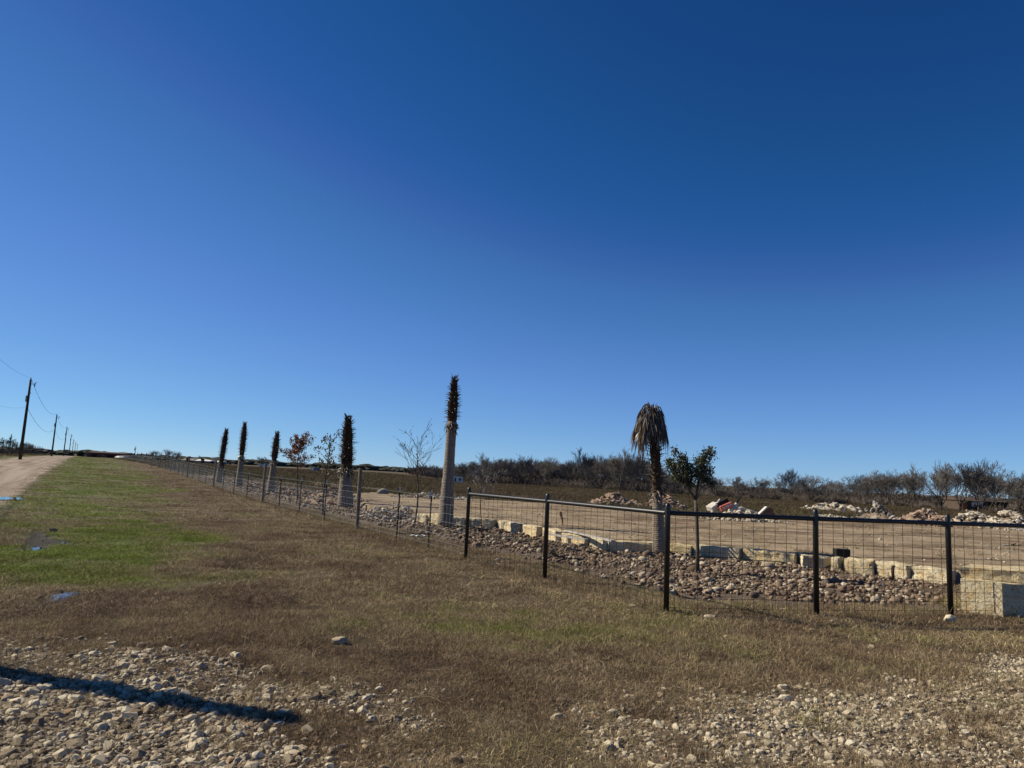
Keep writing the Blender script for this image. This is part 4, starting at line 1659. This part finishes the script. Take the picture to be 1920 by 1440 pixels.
# brush under the trees
BR = []
for k in range(4):
    r = random.Random(900 + k)
    m = MB()
    for _ in range(150):
        a = r.uniform(0, 6.28)
        d = Vector((math.cos(a) * r.uniform(0, 1), math.sin(a) * r.uniform(0, 1), r.uniform(.3, 1.3)))
        b0 = Vector((r.gauss(0, .6), r.gauss(0, .6), 0))
        e = b0 + d * r.uniform(.7, 1.4)
        m.tube([b0, b0.lerp(e, .5) + Vector((r.uniform(-.1, .1), r.uniform(-.1, .1), 0)), e], [.04, .03, .018], 3, caps=False)
    BR.append(m.mesh('brush', MAT['brush']))
n = 1500
uu_ = np.where(rng.random(n) < .62, rng.uniform(790, 1290, n), rng.uniform(1240, 2050, n))
dd_ = rng.uniform(0, 1, n)
xs, ys = [], []
for u, d in zip(uu_, dd_):
    base = np.interp(u, [790, 900, 1100, 1300, 1600, 2050], [300, 270, 235, 185, 165, 150])
    az = ray(u, 892 + .0455 * (u - 960))
    Y = base + d * 60 + 8
    xs.append(az.x / az.y * Y)
    ys.append(Y)
xs, ys = np.array(xs), np.array(ys)
ss = rng.uniform(.6, 1.9, n) * np.where(uu_ > 1260, .75, 1.05) * (1 + .9 * S((dd_ - .45) / .4))
scatter('brush', np.stack([xs, ys, H(xs, ys) - .1], 1), np.stack([ss * 1.4, ss * 1.4, ss], 1), np.stack([np.zeros(n), np.zeros(n), rng.uniform(0, 6.28, n)], 1),
        rng.integers(0, 4, n), BR, label='grey-brown brush massed under the far trees')

# very far low woods along the horizon
FB = []
for k in range(4):
    r = random.Random(950 + k)
    bm = bmesh.new()
    bmesh.ops.create_icosphere(bm, subdivisions=3, radius=1)
    for v in bm.verts:
        v.co *= 1 + .45 * mnoise.noise(v.co * 2.3 + Vector((k * 5, 0, 0))) + .25 * mnoise.noise(v.co * 6)
        v.co.z *= .8
    me_ = bpy.data.meshes.new('far_crown')
    bm.to_mesh(me_)
    bm.free()
    me_.materials.append(MAT['far_green'])
    FB.append(me_)
n = 1500
az = np.radians(rng.uniform(-52, 52, n))
rr2 = rng.uniform(620, 1000, n)
xs, ys = np.sin(az) * rr2, np.cos(az) * rr2
ss = rng.uniform(1.8, 4.6, n) * np.where(az > -.1, .22, 1.0)
scatter('far_woods', np.stack([xs, ys, H(xs, ys) + ss * .3], 1), np.stack([ss * 2.4, ss * 2.4, ss], 1), np.stack([np.zeros(n), np.zeros(n), rng.uniform(0, 6.28, n)], 1),
        rng.integers(0, 4, n), FB, label='dark low woods along the far horizon')

# trees on the left skyline
for (u, dist, vt, k, lab) in ((8, 150, 824, 2, 'bare tree behind the left fence at the picture edge'), (30, 170, 833, 0, 'low bare tree behind the nearest utility pole'),
                              (53, 165, 833, 4, 'round bare tree right of the nearest utility pole'), (290, 320, 847, 4, 'small round tree on the skyline right of the lone pole'),
                              (315, 300, 845, 5, 'thin pointed tree on the skyline'), (331, 290, 849, 1, 'rounded bare tree right of the pointed one on the skyline'),
                              (490, 260, 858, 2, 'bushy bare tree between the second and third palm'), (374, 260, 856, 3, 'small tree showing over the dark gabled house')):
    P = at_dist(u, dist)
    far_tree(P, max(2.5, top_z(P, vt)), k, lab, None)
P = at_dist(150, 330)
root = thing('evergreen_tree', P, 'dark round evergreen at the end of the dirt road', 'tree')
hh = top_z(P, 847)
m = MB()
m.tube([(0, 0, -.2), (0, 0, hh * .5)], [.2, .15], 7)
m.build('trunk', MAT['bark'], root)
rt_ = random.Random(4)
tp = []
for _ in range(500):
    d = Vector((rt_.gauss(0, 1), rt_.gauss(0, 1), rt_.gauss(0, 1))).normalized() * rt_.uniform(.5, 1)
    tp.append(Vector((d.x * 1.5, d.y * 1.5, hh * .55 + d.z * hh * .45)))
link('crown', leaves(tp, 1500, .5, MAT['mistletoe'], 5, .1, 'crown'), root)

# left side brush along the fence
n = 420
tt_ = rng.uniform(70, 330, n)
so = rng.uniform(-26, -13.5, n)
xs = RD.x * tt_ + RN.x * so
ys = RD.y * tt_ + RN.y * so
ss = rng.uniform(.35, .8, n)
scatter('roadside_brush', np.stack([xs, ys, H(xs, ys) - .1], 1), np.stack([ss * 1.5, ss * 1.5, ss], 1), np.stack([np.zeros(n), np.zeros(n), rng.uniform(0, 6.28, n)], 1),
        rng.integers(0, 4, n), BR, label='low dark brush behind the fence left of the road')

# ------------------------------------------------------------------ fence left of the road
lf = thing('post_fence', at_ts(60, -12.2, 0), 'tall dark post and wire fence left of the dirt road', 'fence')
lf.location.z = 0
for k in range(100):
    t = 58 + k * 2.35
    p = at_ts(t, -12.2)
    z0 = h1(p.x, p.y)
    hgt = 2.6 if k % 4 == 0 else 2.15
    rad1 = .07 if k % 4 == 0 else .035
    m = MB()
    m.tube([(0, 0, -.1), (0, 0, hgt)], [rad1, rad1 * .9], 6)
    m.build('post', MAT['dark_wood_post'], lf, loc=Vector((p.x, p.y, z0)) - lf.location, rot=(random.uniform(-.03, .03), random.uniform(-.03, .03), 0))
for z in (.3, .6, .9, 1.2, 1.5):
    m = MB()
    pts = []
    for k in range(60):
        p = at_ts(54 + k * 4, -12.2)
        pts.append(Vector((p.x, p.y, h1(p.x, p.y) + z)) - lf.location)
    m.tube(pts, .012, 3, caps=False)
    m.build('wire', MAT['tpost'], lf)

# ------------------------------------------------------------------ utility poles and lines
pole_px = [(39, 862, 712, 105), (97, 856, 778, 200), (119, 855, 801, 290), (129, 854, 815, 400), (134.5, 853, 824, 520), (139, 853, 829, 640), (143, 853, 832, 730)]
ords = ['nearest and tallest-looking utility pole beside the dirt road', 'second utility pole along the road', 'third utility pole along the road', 'fourth utility pole along the road',
        'fifth utility pole along the road', 'sixth utility pole, far down the road', 'farthest utility pole of the roadside row']
tops = []
for (u, vb, vt, dist), lab in zip(pole_px, ords):
    P = at_dist(u, dist * RD.y * 1.02)
    hh = top_z(P, vt)
    root = thing('utility_pole', P, lab, 'utility pole', 'utility poles beside the dirt road')
    m = MB()
    m.tube([(0, 0, -.3), (0, 0, hh * .5), (0, 0, hh)], [.20, .17, .125], 10)
    m.build('pole', MAT['pole'], root, smooth=True)
    m = MB()
    m.tube([(0, 0, hh), (0, 0, hh + .12), (0, 0, hh + .2), (0, 0, hh + .3)], [.03, .08, .05, .02], 8)
    m.build('insulator', MAT['dark'], root)
    m = MB()
    m.box((.35, 0, hh - .55), (.6, .06, .06))
    m.tube([(.6, 0, hh - .9), (.66, 0, hh - .4), (.85, 0, hh - .3)], [.06, .05, .03], 6)
    m.build('cutout_switch', MAT['dark'], root)
    m = MB()
    m.tube([(.16, -.05, hh - 1.9), (.2, -.05, hh - 1.65)], [.07, .07], 8)
    m.box((-.2, 0, hh - 2.5), (.18, .2, .8))
    m.build('pole_bracket', MAT['rail_wood'], root)
    tops.append((P, hh))
P0 = tops[0][0] + (tops[0][0] - tops[1][0])
P0.z = h1(P0.x, P0.y)
chain = [(P0, tops[0][1])] + tops
for wi, (dz, nm) in enumerate(((0.28, 'upper'), (-3.6, 'lower'))):
    for i in range(len(chain) - 1):
        (a, ha), (b, hb) = chain[i], chain[i + 1]
        A1, B1 = a + Vector((0, 0, ha + dz)), b + Vector((0, 0, hb + dz))
        m = MB()
        pts = []
        for j in range(17):
            t = j / 16
            q = A1.lerp(B1, t)
            q.z -= 4 * 1.7 * t * (1 - t)
            pts.append(q - A1)
        m.tube(pts, .009 if i == 0 else .020, 4, caps=False)
        o = m.build('power_line', MAT['hose'], loc=A1)
        tag(o, '%s wire sagging %s' % (nm, 'out of the picture from the nearest pole' if i == 0 else 'between poles %s of the roadside row' % ['', 'one and two', 'two and three', 'three and four', 'four and five', 'five and six', 'six and seven'][i]), 'power line', 'power lines')
for (u, dist, vt, lab) in ((17, 240, 814, 'thin pole standing behind the left fence'), (252, 330, 837, 'lone pole with a small crossarm on the left skyline')):
    P = at_dist(u, dist)
    hh = top_z(P, vt)
    root = thing('utility_pole', P, lab, 'utility pole')
    m = MB()
    m.tube([(0, 0, -.3), (0, 0, hh)], [.17, .12], 8)
    m.build('pole', MAT['pole'], root)
    m = MB()
    m.box((0, 0, hh * .86), (1.1, .12, .12))
    m.box((-.3, 0, hh * .76), (.35, .35, .7))
    m.build('crossarm', MAT['pole'], root)
# big post left of the frame that throws the long foreground shadow
tip = GT(548, 1360)
sh = Vector((-SD.x, -SD.y, 0)) / SD.z
ph = 3.35
P = tip - sh * ph
P.z = h1(P.x, P.y)
root = thing('gate_post', P, 'thick wooden gate post just left of the picture', 'post')
m = MB()
m.tube([(0, 0, -.2), (0, 0, ph * .6), (0, 0, ph - .03), (0, 0, ph)], [.125, .12, .115, .10], 14)
m.build('post_shaft', MAT['wood_post'], root, smooth=True)
m = MB()
m.tube([(0, 0, ph * .78), (0, 0, ph * .80)], [.127, .127], 14)
m.build('iron_band', MAT['black_metal'], root)

# ------------------------------------------------------------------ rubble heaps


def heap(u0, u1, vbase, vtop, label, meshes, n, core_mat, seed, smin=.16, smax=.42, depth=1.6, peak=.5, fine_n=260):
    a, b = GT(u0, vbase), GT(u1, vbase + (u1 - u0) * .0455)
    c = (a + b) / 2
    c.z = h1(c.x, c.y)
    hw = (b - a).length / 2
    hgt = top_z(c, vtop) * 1.25
    root = thing('rubble_pile', c, label, 'rubble pile')
    r = random.Random(seed)
    ex = (b - a).normalized()
    ey = Vector((-ex.y, ex.x, 0))

    def surf(s, t):
        # s,t in -1..1
        rr = math.hypot(s, t)
        k = max(0, 1 - rr ** 1.7)
        pk = 1 - .45 * abs(s - (peak * 2 - 1))
        bump = .75 + .5 * mnoise.noise(Vector((s * 3 + seed, t * 2, 0)))
        return hgt * k * pk * bump
    m = MB()
    N_ = 22
    vs, fs = [], []
    for i in range(N_ + 1):
        for j in range(N_ + 1):
            s, t = -1 + 2 * i / N_, -1 + 2 * j / N_
            p = ex * (s * hw) + ey * (t * depth)
            vs.append((p.x, p.y, surf(s, t) * .85 - .06))
    for i in range(N_):
        for j in range(N_):
            k = i * (N_ + 1) + j
            fs.append((k, k + N_ + 1, k + N_ + 2, k + 1))
    m.add(vs, fs)
    m.build('rubble_core', core_mat, root, smooth=True)
    for k in range(n):
        for _ in range(20):
            s, t = r.uniform(-.98, .98), r.uniform(-1, .35)
            if s * s + t * t < .95: break
        sc = r.uniform(smin, smax)
        p = ex * (s * hw) + ey * (t * depth)
        link('chunk', meshes[k % len(meshes)], root, (p.x, p.y, surf(s, t) + sc * .02), (r.uniform(-.7, .7), r.uniform(-.7, .7), r.uniform(0, 6.28)), sc)
    J = MB()
    for k in range(fine_n):
        s, t = r.uniform(-1.1, 1.1), r.uniform(-1.15, .4)
        sc = r.uniform(.05, .14)
        p = ex * (s * hw) + ey * (t * depth)
        z = surf(min(1, max(-1, s)), min(1, max(-1, t)))
        me_ = meshes[r.randrange(len(meshes))]
        M = Euler((r.uniform(-1, 1), r.uniform(-1, 1), r.uniform(0, 6.28))).to_matrix()
        J.add([Vector((p.x, p.y, z + .03)) + M @ (v.co * sc) for v in me_.vertices], [tuple(f.vertices) for f in me_.polygons])
    o = J.build('rubble_bits', meshes[0].materials[0], root)
    o['kind'] = 'stuff'
    return root


heap(1104, 1200, 946, 925, 'heap of brown broken stone slabs left of the frond-hung palm', CHUNKS, 110, MAT['dirt_core'], 3, .25, .55, 1.8, .35)
heap(1198, 1292, 951, 933, 'reddish brown rubble heap half hidden behind the frond-hung palm', CHUNKS, 90, MAT['dirt_core'], 5, .22, .45, 1.6, .55)
heap(1500, 1622, 955, 945, 'low far spread of pale limestone lumps', CHUNKS_P, 80, MAT['dirt_core'], 7, .3, .65, 2.2, .5)
heap(1508, 1600, 972, 967, 'thin line of pale stones at the far lot edge', CHUNKS_P, 40, MAT['dirt_core'], 8, .12, .3, .6, .5)
heap(1612, 1700, 977, 952, 'dark grey rubble heap on the right', CHUNKS_G, 90, MAT['dirt_core'], 9, .2, .4, 1.2, .45)
heap(1680, 1800, 981, 958, 'long heap of mixed brown and pale stone rubble', CHUNKS, 120, MAT['dirt_core'], 11, .2, .45, 1.7, .4)
heap(1790, 1875, 985, 960, 'pale stone heap just right of the last black post', CHUNKS_P, 90, MAT['dirt_core'], 13, .2, .45, 1.5, .4)
heap(1850, 1960, 990, 963, 'pale and yellow rubble heap at the right picture edge', CHUNKS_P, 100, MAT['dirt_core'], 15, .15, .35, 1.4, .4)
heap(572, 706, 938, 918, 'long pink and tan cobble heap behind the thick palm', CHUNKS, 150, MAT['dirt_core'], 17, .10, .22, 1.4, .45)
heap(684, 792, 966, 946, 'low bank of broken pale stones left of the wall end', CHUNKS_P, 90, MAT['dirt_core'], 19, .09, .20, .9, .6)
heap(740, 880, 931, 925, 'thin scatter of white stones at the far left lot edge', CHUNKS_P, 45, MAT['dirt_core'], 23, .12, .32, 1.0, .5)
p = GT(716, 926)
tag(link('boulder', cobble_mesh('boulder', 77, (.55, .4, .36), MAT['chunk_grey']), None, (p.x, p.y, p.z + .05), (0, 0, .3), 0.75), 'rounded grey boulder on the far left lot edge', 'boulder')

# debris pile with red and white pieces
heap(1318, 1450, 972, 961, 'low heap of concrete lumps under the red and white debris', CHUNKS_P, 60, MAT['dirt_core'], 27, .15, .4, 1.3, .5)
base = GT(1385, 972)
ps = base.y / FPX


def deb(u, v, dy=0.0):
    return Vector(((u - 1385) * ps, dy, top_z(base, v) + (u - 1385) * 0.0 )) + base


def rod(name, pts, r, mat, label, cat, n=8):
    P0_ = deb(*pts[0])
    m_ = MB()
    m_.tube([deb(*p) - P0_ for p in pts], r, n)
    tag(m_.build(name, mat, None, smooth=True, loc=P0_), label, cat)


rod('pipe', [(1329, 968, -.4), (1338, 951, -.3), (1348, 938, -.2)], [.07, .065, .05], MAT['conc'], 'pale pipe sticking up at the left of the debris heap', 'pipe')
rod('pipe', [(1372, 968, -.5), (1369, 955, -.4), (1377, 944, -.3)], [.09, .08, .07], MAT['conc'], 'bent grey-white pipe in the middle of the debris heap', 'pipe')
rod('beam', [(1376, 948, -.1), (1384, 938, 0), (1389, 931, .1)], [.05, .045, .03], MAT['dark'], 'black beam end pointing up out of the debris heap', 'beam')
rod('hose_loop', [(1371, 960, -.7), (1374, 953, -.7), (1380, 951, -.7), (1387, 954, -.7), (1394, 960, -.7), (1404, 964, -.7), (1418, 968, -.7)], .06, MAT['conc'], 'thick pale arched hose in the debris heap', 'hose')
rod('pipe', [(1396, 955, -.2), (1410, 958, -.2), (1424, 961, -.2)], .045, MAT['rail_wood'], 'grey pipe lying across the right of the debris heap', 'pipe')


def slab(name, c, sz, rot, mat, label, cat, extra=None):
    P0_ = deb(*c)
    m_ = MB()
    m_.box((0, 0, 0), sz)
    o_ = m_.build(name, mat, None, loc=P0_, rot=rot)
    bv = o_.modifiers.new('bevel', 'BEVEL')
    bv.width = .015
    tag(o_, label, cat)
    if extra: extra(o_)
    return o_


def red_marks(o_):
    m_ = MB()
    for k, (x_, w_) in enumerate(((-.2, .14), (-.03, .1), (.1, .1), (.24, .1))):
        m_.box((x_ * .8, -.0785, .01 * (k % 2)), (w_ * .55, .004, .05))
        m_.box((x_ * .8 - .03, -.0785, .055), (.02, .004, .03))
    m_.build('white_marking', MAT['white'], o_)


slab('red_panel', (1354, 950, -.6), (.56, .15, .22), (0, -.42, .1), MAT['red'], 'red panel with worn white marks tilted on the debris heap', 'panel', red_marks)
slab('dark_board', (1350, 944, -.3), (.6, .12, .18), (0, -.5, 0), MAT['dark'], 'dark board lying above the red panel', 'board')
slab('concrete_slab', (1335, 952, -.2), (.45, .4, .22), (.1, -.5, .4), MAT['conc'], 'cream concrete lump at the left of the debris', 'concrete slab')
slab('concrete_disc', (1359, 963, -.8), (.28, .1, .36), (.2, .3, .1), MAT['conc'], 'tan upright stone piece under the red panel', 'stone')
# wedge at the right end
Pw = deb(1432, 971, -.5)
m = MB()
w_ = .25
m.add([(-.55, 0, 0), (.42, 0, 0), (.14, 0, .52), (-.02, 0, .52), (-.55, w_, 0), (.42, w_, 0), (.14, w_, .52), (-.02, w_, .52)],
      [(0, 1, 2, 3), (7, 6, 5, 4), (0, 3, 7, 4), (1, 5, 6, 2), (3, 2, 6, 7), (0, 4, 5, 1)])
o = m.build('wedge_panel', MAT['rust_panel'], None, loc=Pw)
tag(o, 'brown wedge-shaped slab with a pale top edge at the right of the debris heap', 'slab')
m = MB()
dd = Vector((.53, 0, .52))
m.box((-.30, w_ / 2, .275), (dd.length, w_ + .02, .05), Euler((0, -math.atan2(.52, .53), 0)).to_matrix())
m.build('pale_edge', MAT['conc'], o)

# ------------------------------------------------------------------ small things by the wall
P = GT(1578, 1046)
root = thing('battery_box', P, 'black box with loose wires standing behind the wall', 'box')
m = MB()
m.box((0, 0, .10), (.30, .18, .17))
bx = m.build('box_body', MAT['dark'], root)
bv = bx.modifiers.new('bevel', 'BEVEL')
bv.width = .01
m = MB()
m.tube([(-.14, -.05, .17), (-.06, -.05, .21), (.05, -.05, .225), (.12, -.05, .20), (.13, -.05, .16)], .004, 5)
m.tube([(.10, -.02, .18), (.125, -.02, .22), (.13, -.02, .2)], .005, 5)
m.build('loose_wire', MAT['hose'], root)
P = G(1671, 1087, 0)
P.y -= .06
root = thing('path_light', P, 'small rusty path light standing against the wall face', 'light')
m = MB()
m.tube([(0, 0, -.03), (0, 0, .12), (0, 0, .22)], [.022, .026, .034], 8)
m.build('stem', MAT['tpost'], root, smooth=True)
m = MB()
m.tube([(0, 0, .22), (.012, 0, .25), (.018, 0, .27), (.018, 0, .275)], [.034, .03, .04, .03], 8)
m.build('cap', MAT['tpost'], root)


def hose(pts, label, r=.011):
    P0_ = GT(*pts[0])
    q = []
    wp = [GT(*p) for p in pts]
    for a, b in zip(wp[:-1], wp[1:]):
        for j in range(6):
            c_ = a.lerp(b, j / 6)
            c_.z = h1(c_.x, c_.y) + .07 + .012 * math.sin(j * 1.3 + a.x * 4)
            q.append(c_)
    e_ = wp[-1].copy()
    e_.z += .05
    q.append(e_)
    m_ = MB()
    m_.tube([c_ - P0_ for c_ in q], r, 6)
    tag(m_.build('drip_hose', MAT['hose'], None, smooth=True, loc=P0_), label, 'hose')


hose([(826, 987), (850, 994), (875, 1000), (920, 1008), (990, 1020)], 'black drip hose running right from the foot of the tallest palm', .014)
hose([(744, 1005), (775, 1006), (806, 1007)], 'short black hose between the two steel posts', .014)
hose([(1345, 1086), (1380, 1088), (1415, 1084), (1440, 1076)], 'black drip hose curving over cobbles right of the live oak')
hose([(1252, 1046), (1300, 1051), (1370, 1052), (1480, 1062)], 'black hose along the wall foot right of the corner post')

# white plastic scrap and bent white wire by the fence
P = GT(783, 1008)
m = MB()
r = random.Random(3)
vs, fs = [], []
for i in range(9):
    for j in range(4):
        vs.append(((i - 4) * .045 + r.uniform(-.01, .01), (j - 1.5) * .05 + r.uniform(-.01, .01), .02 + r.uniform(0, .05)))
for i in range(8):
    for j in range(3):
        fs.append((i * 4 + j, i * 4 + j + 1, i * 4 + 5 + j, i * 4 + 4 + j))
m.add(vs, fs)
o = m.build('plastic_scrap', MAT['white'], None, loc=P)
sl = o.modifiers.new('thick', 'SOLIDIFY')
sl.thickness = .004
tag(o, 'crumpled white plastic scrap lying between the steel posts', 'litter')
P = GT(915, 1062)
m = MB()
m.tube([(0, 0, .02), (.06, .02, .04), (.14, .03, .06), (.2, -.02, .05), (.22, -.1, .03)], .006, 6)
tag(m.build('white_twig', MAT['rail_wood'], None, loc=P), 'bent pale twig on the ground at the first wire panel', 'twig')

# shaggy dark yucca behind the second post and small one beside it
P = G(1022, 1046, 0)
root = thing('yucca', P, 'dark shaggy yucca stump behind the second black post', 'plant')
m = MB()
m.tube([(0, 0, -.05), (0, 0, .35), (0, 0, .66)], [.05, .055, .03], 8)
m.build('trunk', MAT['palm_fibre'], root)
r = random.Random(6)
m = MB()
for k in range(260):
    z = r.uniform(.02, .72)
    a = r.uniform(0, 6.28)
    L = r.uniform(.07, .15) * (1 if z < .55 else .8)
    el = r.uniform(-.5, .9)
    p = Vector((math.cos(a) * .04, math.sin(a) * .04, z))
    d = Vector((math.cos(a) * math.cos(el), math.sin(a) * math.cos(el), math.sin(el)))
    sd_ = Vector((-math.sin(a), math.cos(a), 0)) * .006
    m.add([p - sd_, p + sd_, p + d * L], [(0, 1, 2)])
o = m.build('leaves', MAT['yucca'], root)
P = G(1040, 1046, 0)
root = thing('yucca', P, 'small grey-green rosette right of the second black post', 'plant')
m = MB()
for k in range(46):
    a = k * 2.4
    el = r.uniform(.15, 1.3)
    L = r.uniform(.14, .26)
    d = Vector((math.cos(a) * math.cos(el), math.sin(a) * math.cos(el), math.sin(el)))
    sd_ = Vector((-math.sin(a), math.cos(a), 0)) * .011
    m.add([Vector((0, 0, 0)) - sd_, sd_, d * L * .6 + sd_ * .8, d * L * .6 - sd_ * .8, d * L - Vector((0, 0, .02))], [(0, 1, 2, 3), (3, 2, 4)])
m.build('leaves', MAT['yucca'], root)
P = G(1752, 1093, 0)
P.y -= .1
root = thing('yucca', P, 'tiny dark spiky plant at the wall foot near the right post', 'plant')
m = MB()
for k in range(40):
    a = k * 2.4
    el = r.uniform(.1, 1.4)
    L = r.uniform(.08, .17) if k else .3
    d = Vector((math.cos(a) * math.cos(el), math.sin(a) * math.cos(el), math.sin(el)))
    sd_ = Vector((-math.sin(a), math.cos(a), 0)) * .006
    m.add([-sd_, sd_, d * L], [(0, 1, 2)])
m.build('leaves', MAT['yucca'], root)
P = GT(1056, 986)
root = thing('dead_stalk', P, 'dead red-brown stalk leaning up behind the boards on the wall', 'plant')
m = MB()
m.tube([(0, 0, -.05), (-.03, 0, .2), (-.10, 0, .42)], [.014, .018, .012], 6)
m.build('stem', MAT['stalk'], root)
m = MB()
for k in range(22):
    z = r.uniform(.18, .42)
    a = r.uniform(0, 6.28)
    p = Vector((-.10 * z / .42, 0, z))
    m.add([p, p + Vector((math.cos(a) * .05, math.sin(a) * .05, .02)), p + Vector((math.cos(a) * .03, math.sin(a) * .03, -.02))], [(0, 1, 2)])
m.build('leaves', MAT['stalk'], root)
# dark stump post at the bed, small marker stake
P = GT(686, 962)
m = MB()
m.tube([(0, 0, -.05), (0, 0, .3)], [.03, .03], 7)
tag(m.build('stake', MAT['tpost'], None, loc=P), 'short brown stake in the cobbles right of the tall wooden post', 'stake')

# ------------------------------------------------------------------ far buildings


def shed(P, w, d, hgt, roof_h, wallm, roofm, label, name='shed', openings=(), rz=0.0, over=.3, mono=False, cat='shed'):
    root = thing(name, P, label, cat, rz=rz)
    m = MB()
    m.box((0, 0, hgt / 2 - .2), (w, d, hgt + .4))
    m.build('wall', wallm, root)
    m = MB()
    o_ = over
    if mono:
        m.add([(-w / 2 - o_, -d / 2 - o_, hgt + roof_h), (w / 2 + o_, -d / 2 - o_, hgt + .003), (w / 2 + o_, d / 2 + o_, hgt + .003), (-w / 2 - o_, d / 2 + o_, hgt + roof_h),
               (-w / 2 - o_, -d / 2 - o_, hgt + .003), (-w / 2 - o_, d / 2 + o_, hgt + .003)], [(0, 1, 2, 3), (0, 4, 1), (3, 2, 5), (0, 3, 5, 4), (4, 5, 2, 1)])
    else:
        x0, x1, y0, y1 = -w / 2 - o_, w / 2 + o_, -d / 2 - o_, d / 2 + o_
        m.add([(x0, y0, hgt + .01), (x1, y0, hgt + .01), (x1, y1, hgt + .01), (x0, y1, hgt + .01), (x0, 0, hgt + roof_h), (x1, 0, hgt + roof_h)],
              [(0, 1, 5, 4), (2, 3, 4, 5), (0, 4, 3), (1, 2, 5), (0, 3, 2, 1)])
    m.build('roof', roofm, root)
    for (nm, cx, cz, ww, hh_, mt) in openings:
        m = MB()
        m.box((cx, -d / 2 - .01, cz), (ww, .06, hh_))
        m.build(nm, MAT[mt], root)
    return root


P = at_dist(208, 300)
hh = top_z(P, 848.5)
w = 70 * 300 / FPX
shed(P, w, 8, hh * .86, hh * .22, MAT['red_roof'], MAT['dark_wood_post'], 'long low rust red barn with a dark roof at the end of the road', 'barn',
     [('door', -w * .3, hh * .28, 2.2, hh * .5, 'dark'), ('door', w * .12, hh * .28, 2.6, hh * .5, 'dark'), ('window', -w * .08, hh * .34, 1.2, .7, 'glass')], cat='barn')
P = at_dist(226, 270)
hh = max(1.0, top_z(P, 856))
shed(P, 2.2, 3, hh * .35, hh * .65, MAT['white'], MAT['white'], 'small white tent before the red roofed barn', 'tent', [('flap', 0, hh * .16, .9, hh * .3, 'grey_wall')], cat='tent')
P = at_dist(236, 276)
shed(P, 2.4, 3, max(1.0, top_z(P, 857)), .15, MAT['grey_wall'], MAT['grey_wall'], 'small pale grey shed right of the white tent', openings=[('door', 0, .5, .9, 1.0, 'dark')], cat='shed')
P = at_dist(367, 230)
hh = top_z(P, 860)
shed(P, 6.5, 6, hh * .55, hh * .45, MAT['dark_wood_post'], MAT['grey_wall'], 'dark gabled carport house left of the white roofed sheds', 'house', [('door', -1.2, .8, 1.2, 1.6, 'dark'), ('window', 1.4, 1.0, 1.1, .7, 'white')], cat='house')
P = at_dist(386, 224)
hh = top_z(P, 862)
shed(P, 4.2, 5, hh * .68, hh * .36, MAT['grey_wall'], MAT['white'], 'grey shed with a bright white roof, left one of the pair', openings=[('door', 0, .8, 1.1, 1.5, 'dark')], cat='shed')
P = at_dist(406, 226)
hh = top_z(P, 864)
shed(P, 4.6, 5, hh * .66, hh * .36, MAT['grey_wall'], MAT['white'], 'white roofed shed just left of the second palm', openings=[('door', -.6, .8, 1.1, 1.5, 'dark')], cat='shed')
P = at_dist(428, 250)
shed(P, 6, 5, top_z(P, 874) * .8, .5, MAT['brick'], MAT['dark_wood_post'], 'low reddish building between the first two palms', 'house', [('window', -.8, .8, 1.2, .8, 'white'), ('window', 1.6, .8, .9, .8, 'glass')], cat='house')
P = at_dist(592, 165)
shed(P, 1.6, 1.4, max(.9, top_z(P, 876)), .06, MAT['grey_wall'], MAT['dark_wood_post'], 'small square pump house on the field behind the young oaks', 'pump_house', [('door', -.45, .5, .5, .9, 'white')], over=.03, cat='shed')
P = GT(858, 905)
sc2 = P.y / FPX
hh = top_z(P, 891)
shed(P, 17 * sc2, 14 * sc2, hh * .8, hh * .2, MAT['white'], MAT['rail_wood'], 'white shed with a slanted roof and dark window right of the tallest palm', 'shed',
     [('window', 3.0 * sc2, hh * .45, 6 * sc2, hh * .32, 'glass'), ('door', -5.6 * sc2, hh * .4, 2.4 * sc2, hh * .5, 'dark')], mono=True, over=.1, rz=.25, cat='shed')
P = GT(1792, 957)
P2 = at_dist(1825, P.y + 14)
sc3 = P2.y / FPX
root = shed(P2, 86 * sc3, 8, 2.2, .9, MAT['dark_wood_post'], MAT['dark_wood_post'], 'low house behind the right group of trees', 'house',
            [('door', -8 * sc3, 1.1, 9 * sc3, 2.0, 'white'), ('window', -20 * sc3, 1.3, 8 * sc3, 1.1, 'white'), ('window', 18 * sc3, 1.1, 24 * sc3, 1.7, 'dark')], cat='house')
m = MB()
m.box((-37 * sc3, -4.08, 1.15), (8 * sc3, .12, 2.3))
m.build('brick_panel', MAT['brick'], root)

# parked vehicles far off by the barn
def far_car(P, mat, label, rz, name='pickup_truck', cat='truck'):
    root = thing(name, P, label, cat, rz=rz)
    m = MB()
    m.box((0, 0, .75), (5.2, 1.8, .6))
    m.box((.2, 0, 1.3), (2.0, 1.6, .55))
    b_ = m.build('body', mat, root)
    m = MB()
    m.box((.2, -.81, 1.32), (1.7, .03, .35))
    m.build('window', MAT['glass'], root)
    for sx in (-1.6, 1.6):
        for sy in (-.8, .8):
            m = MB()
            m.tube([(sx, sy - .1, .36), (sx, sy + .1, .36)], .36, 12)
            m.build('wheel', MAT['dark'], root)


far_car(at_dist(163, 340), MAT['grey_wall'], 'grey pickup parked left of the barn', .3)
far_car(at_dist(500, 235), MAT['white'], 'white pickup parked on the field behind the third palm', .2)
far_car(at_dist(1850, 172), MAT['white'], 'white truck parked before the house among the right trees', .1)
print('objects', len(bpy.data.objects))
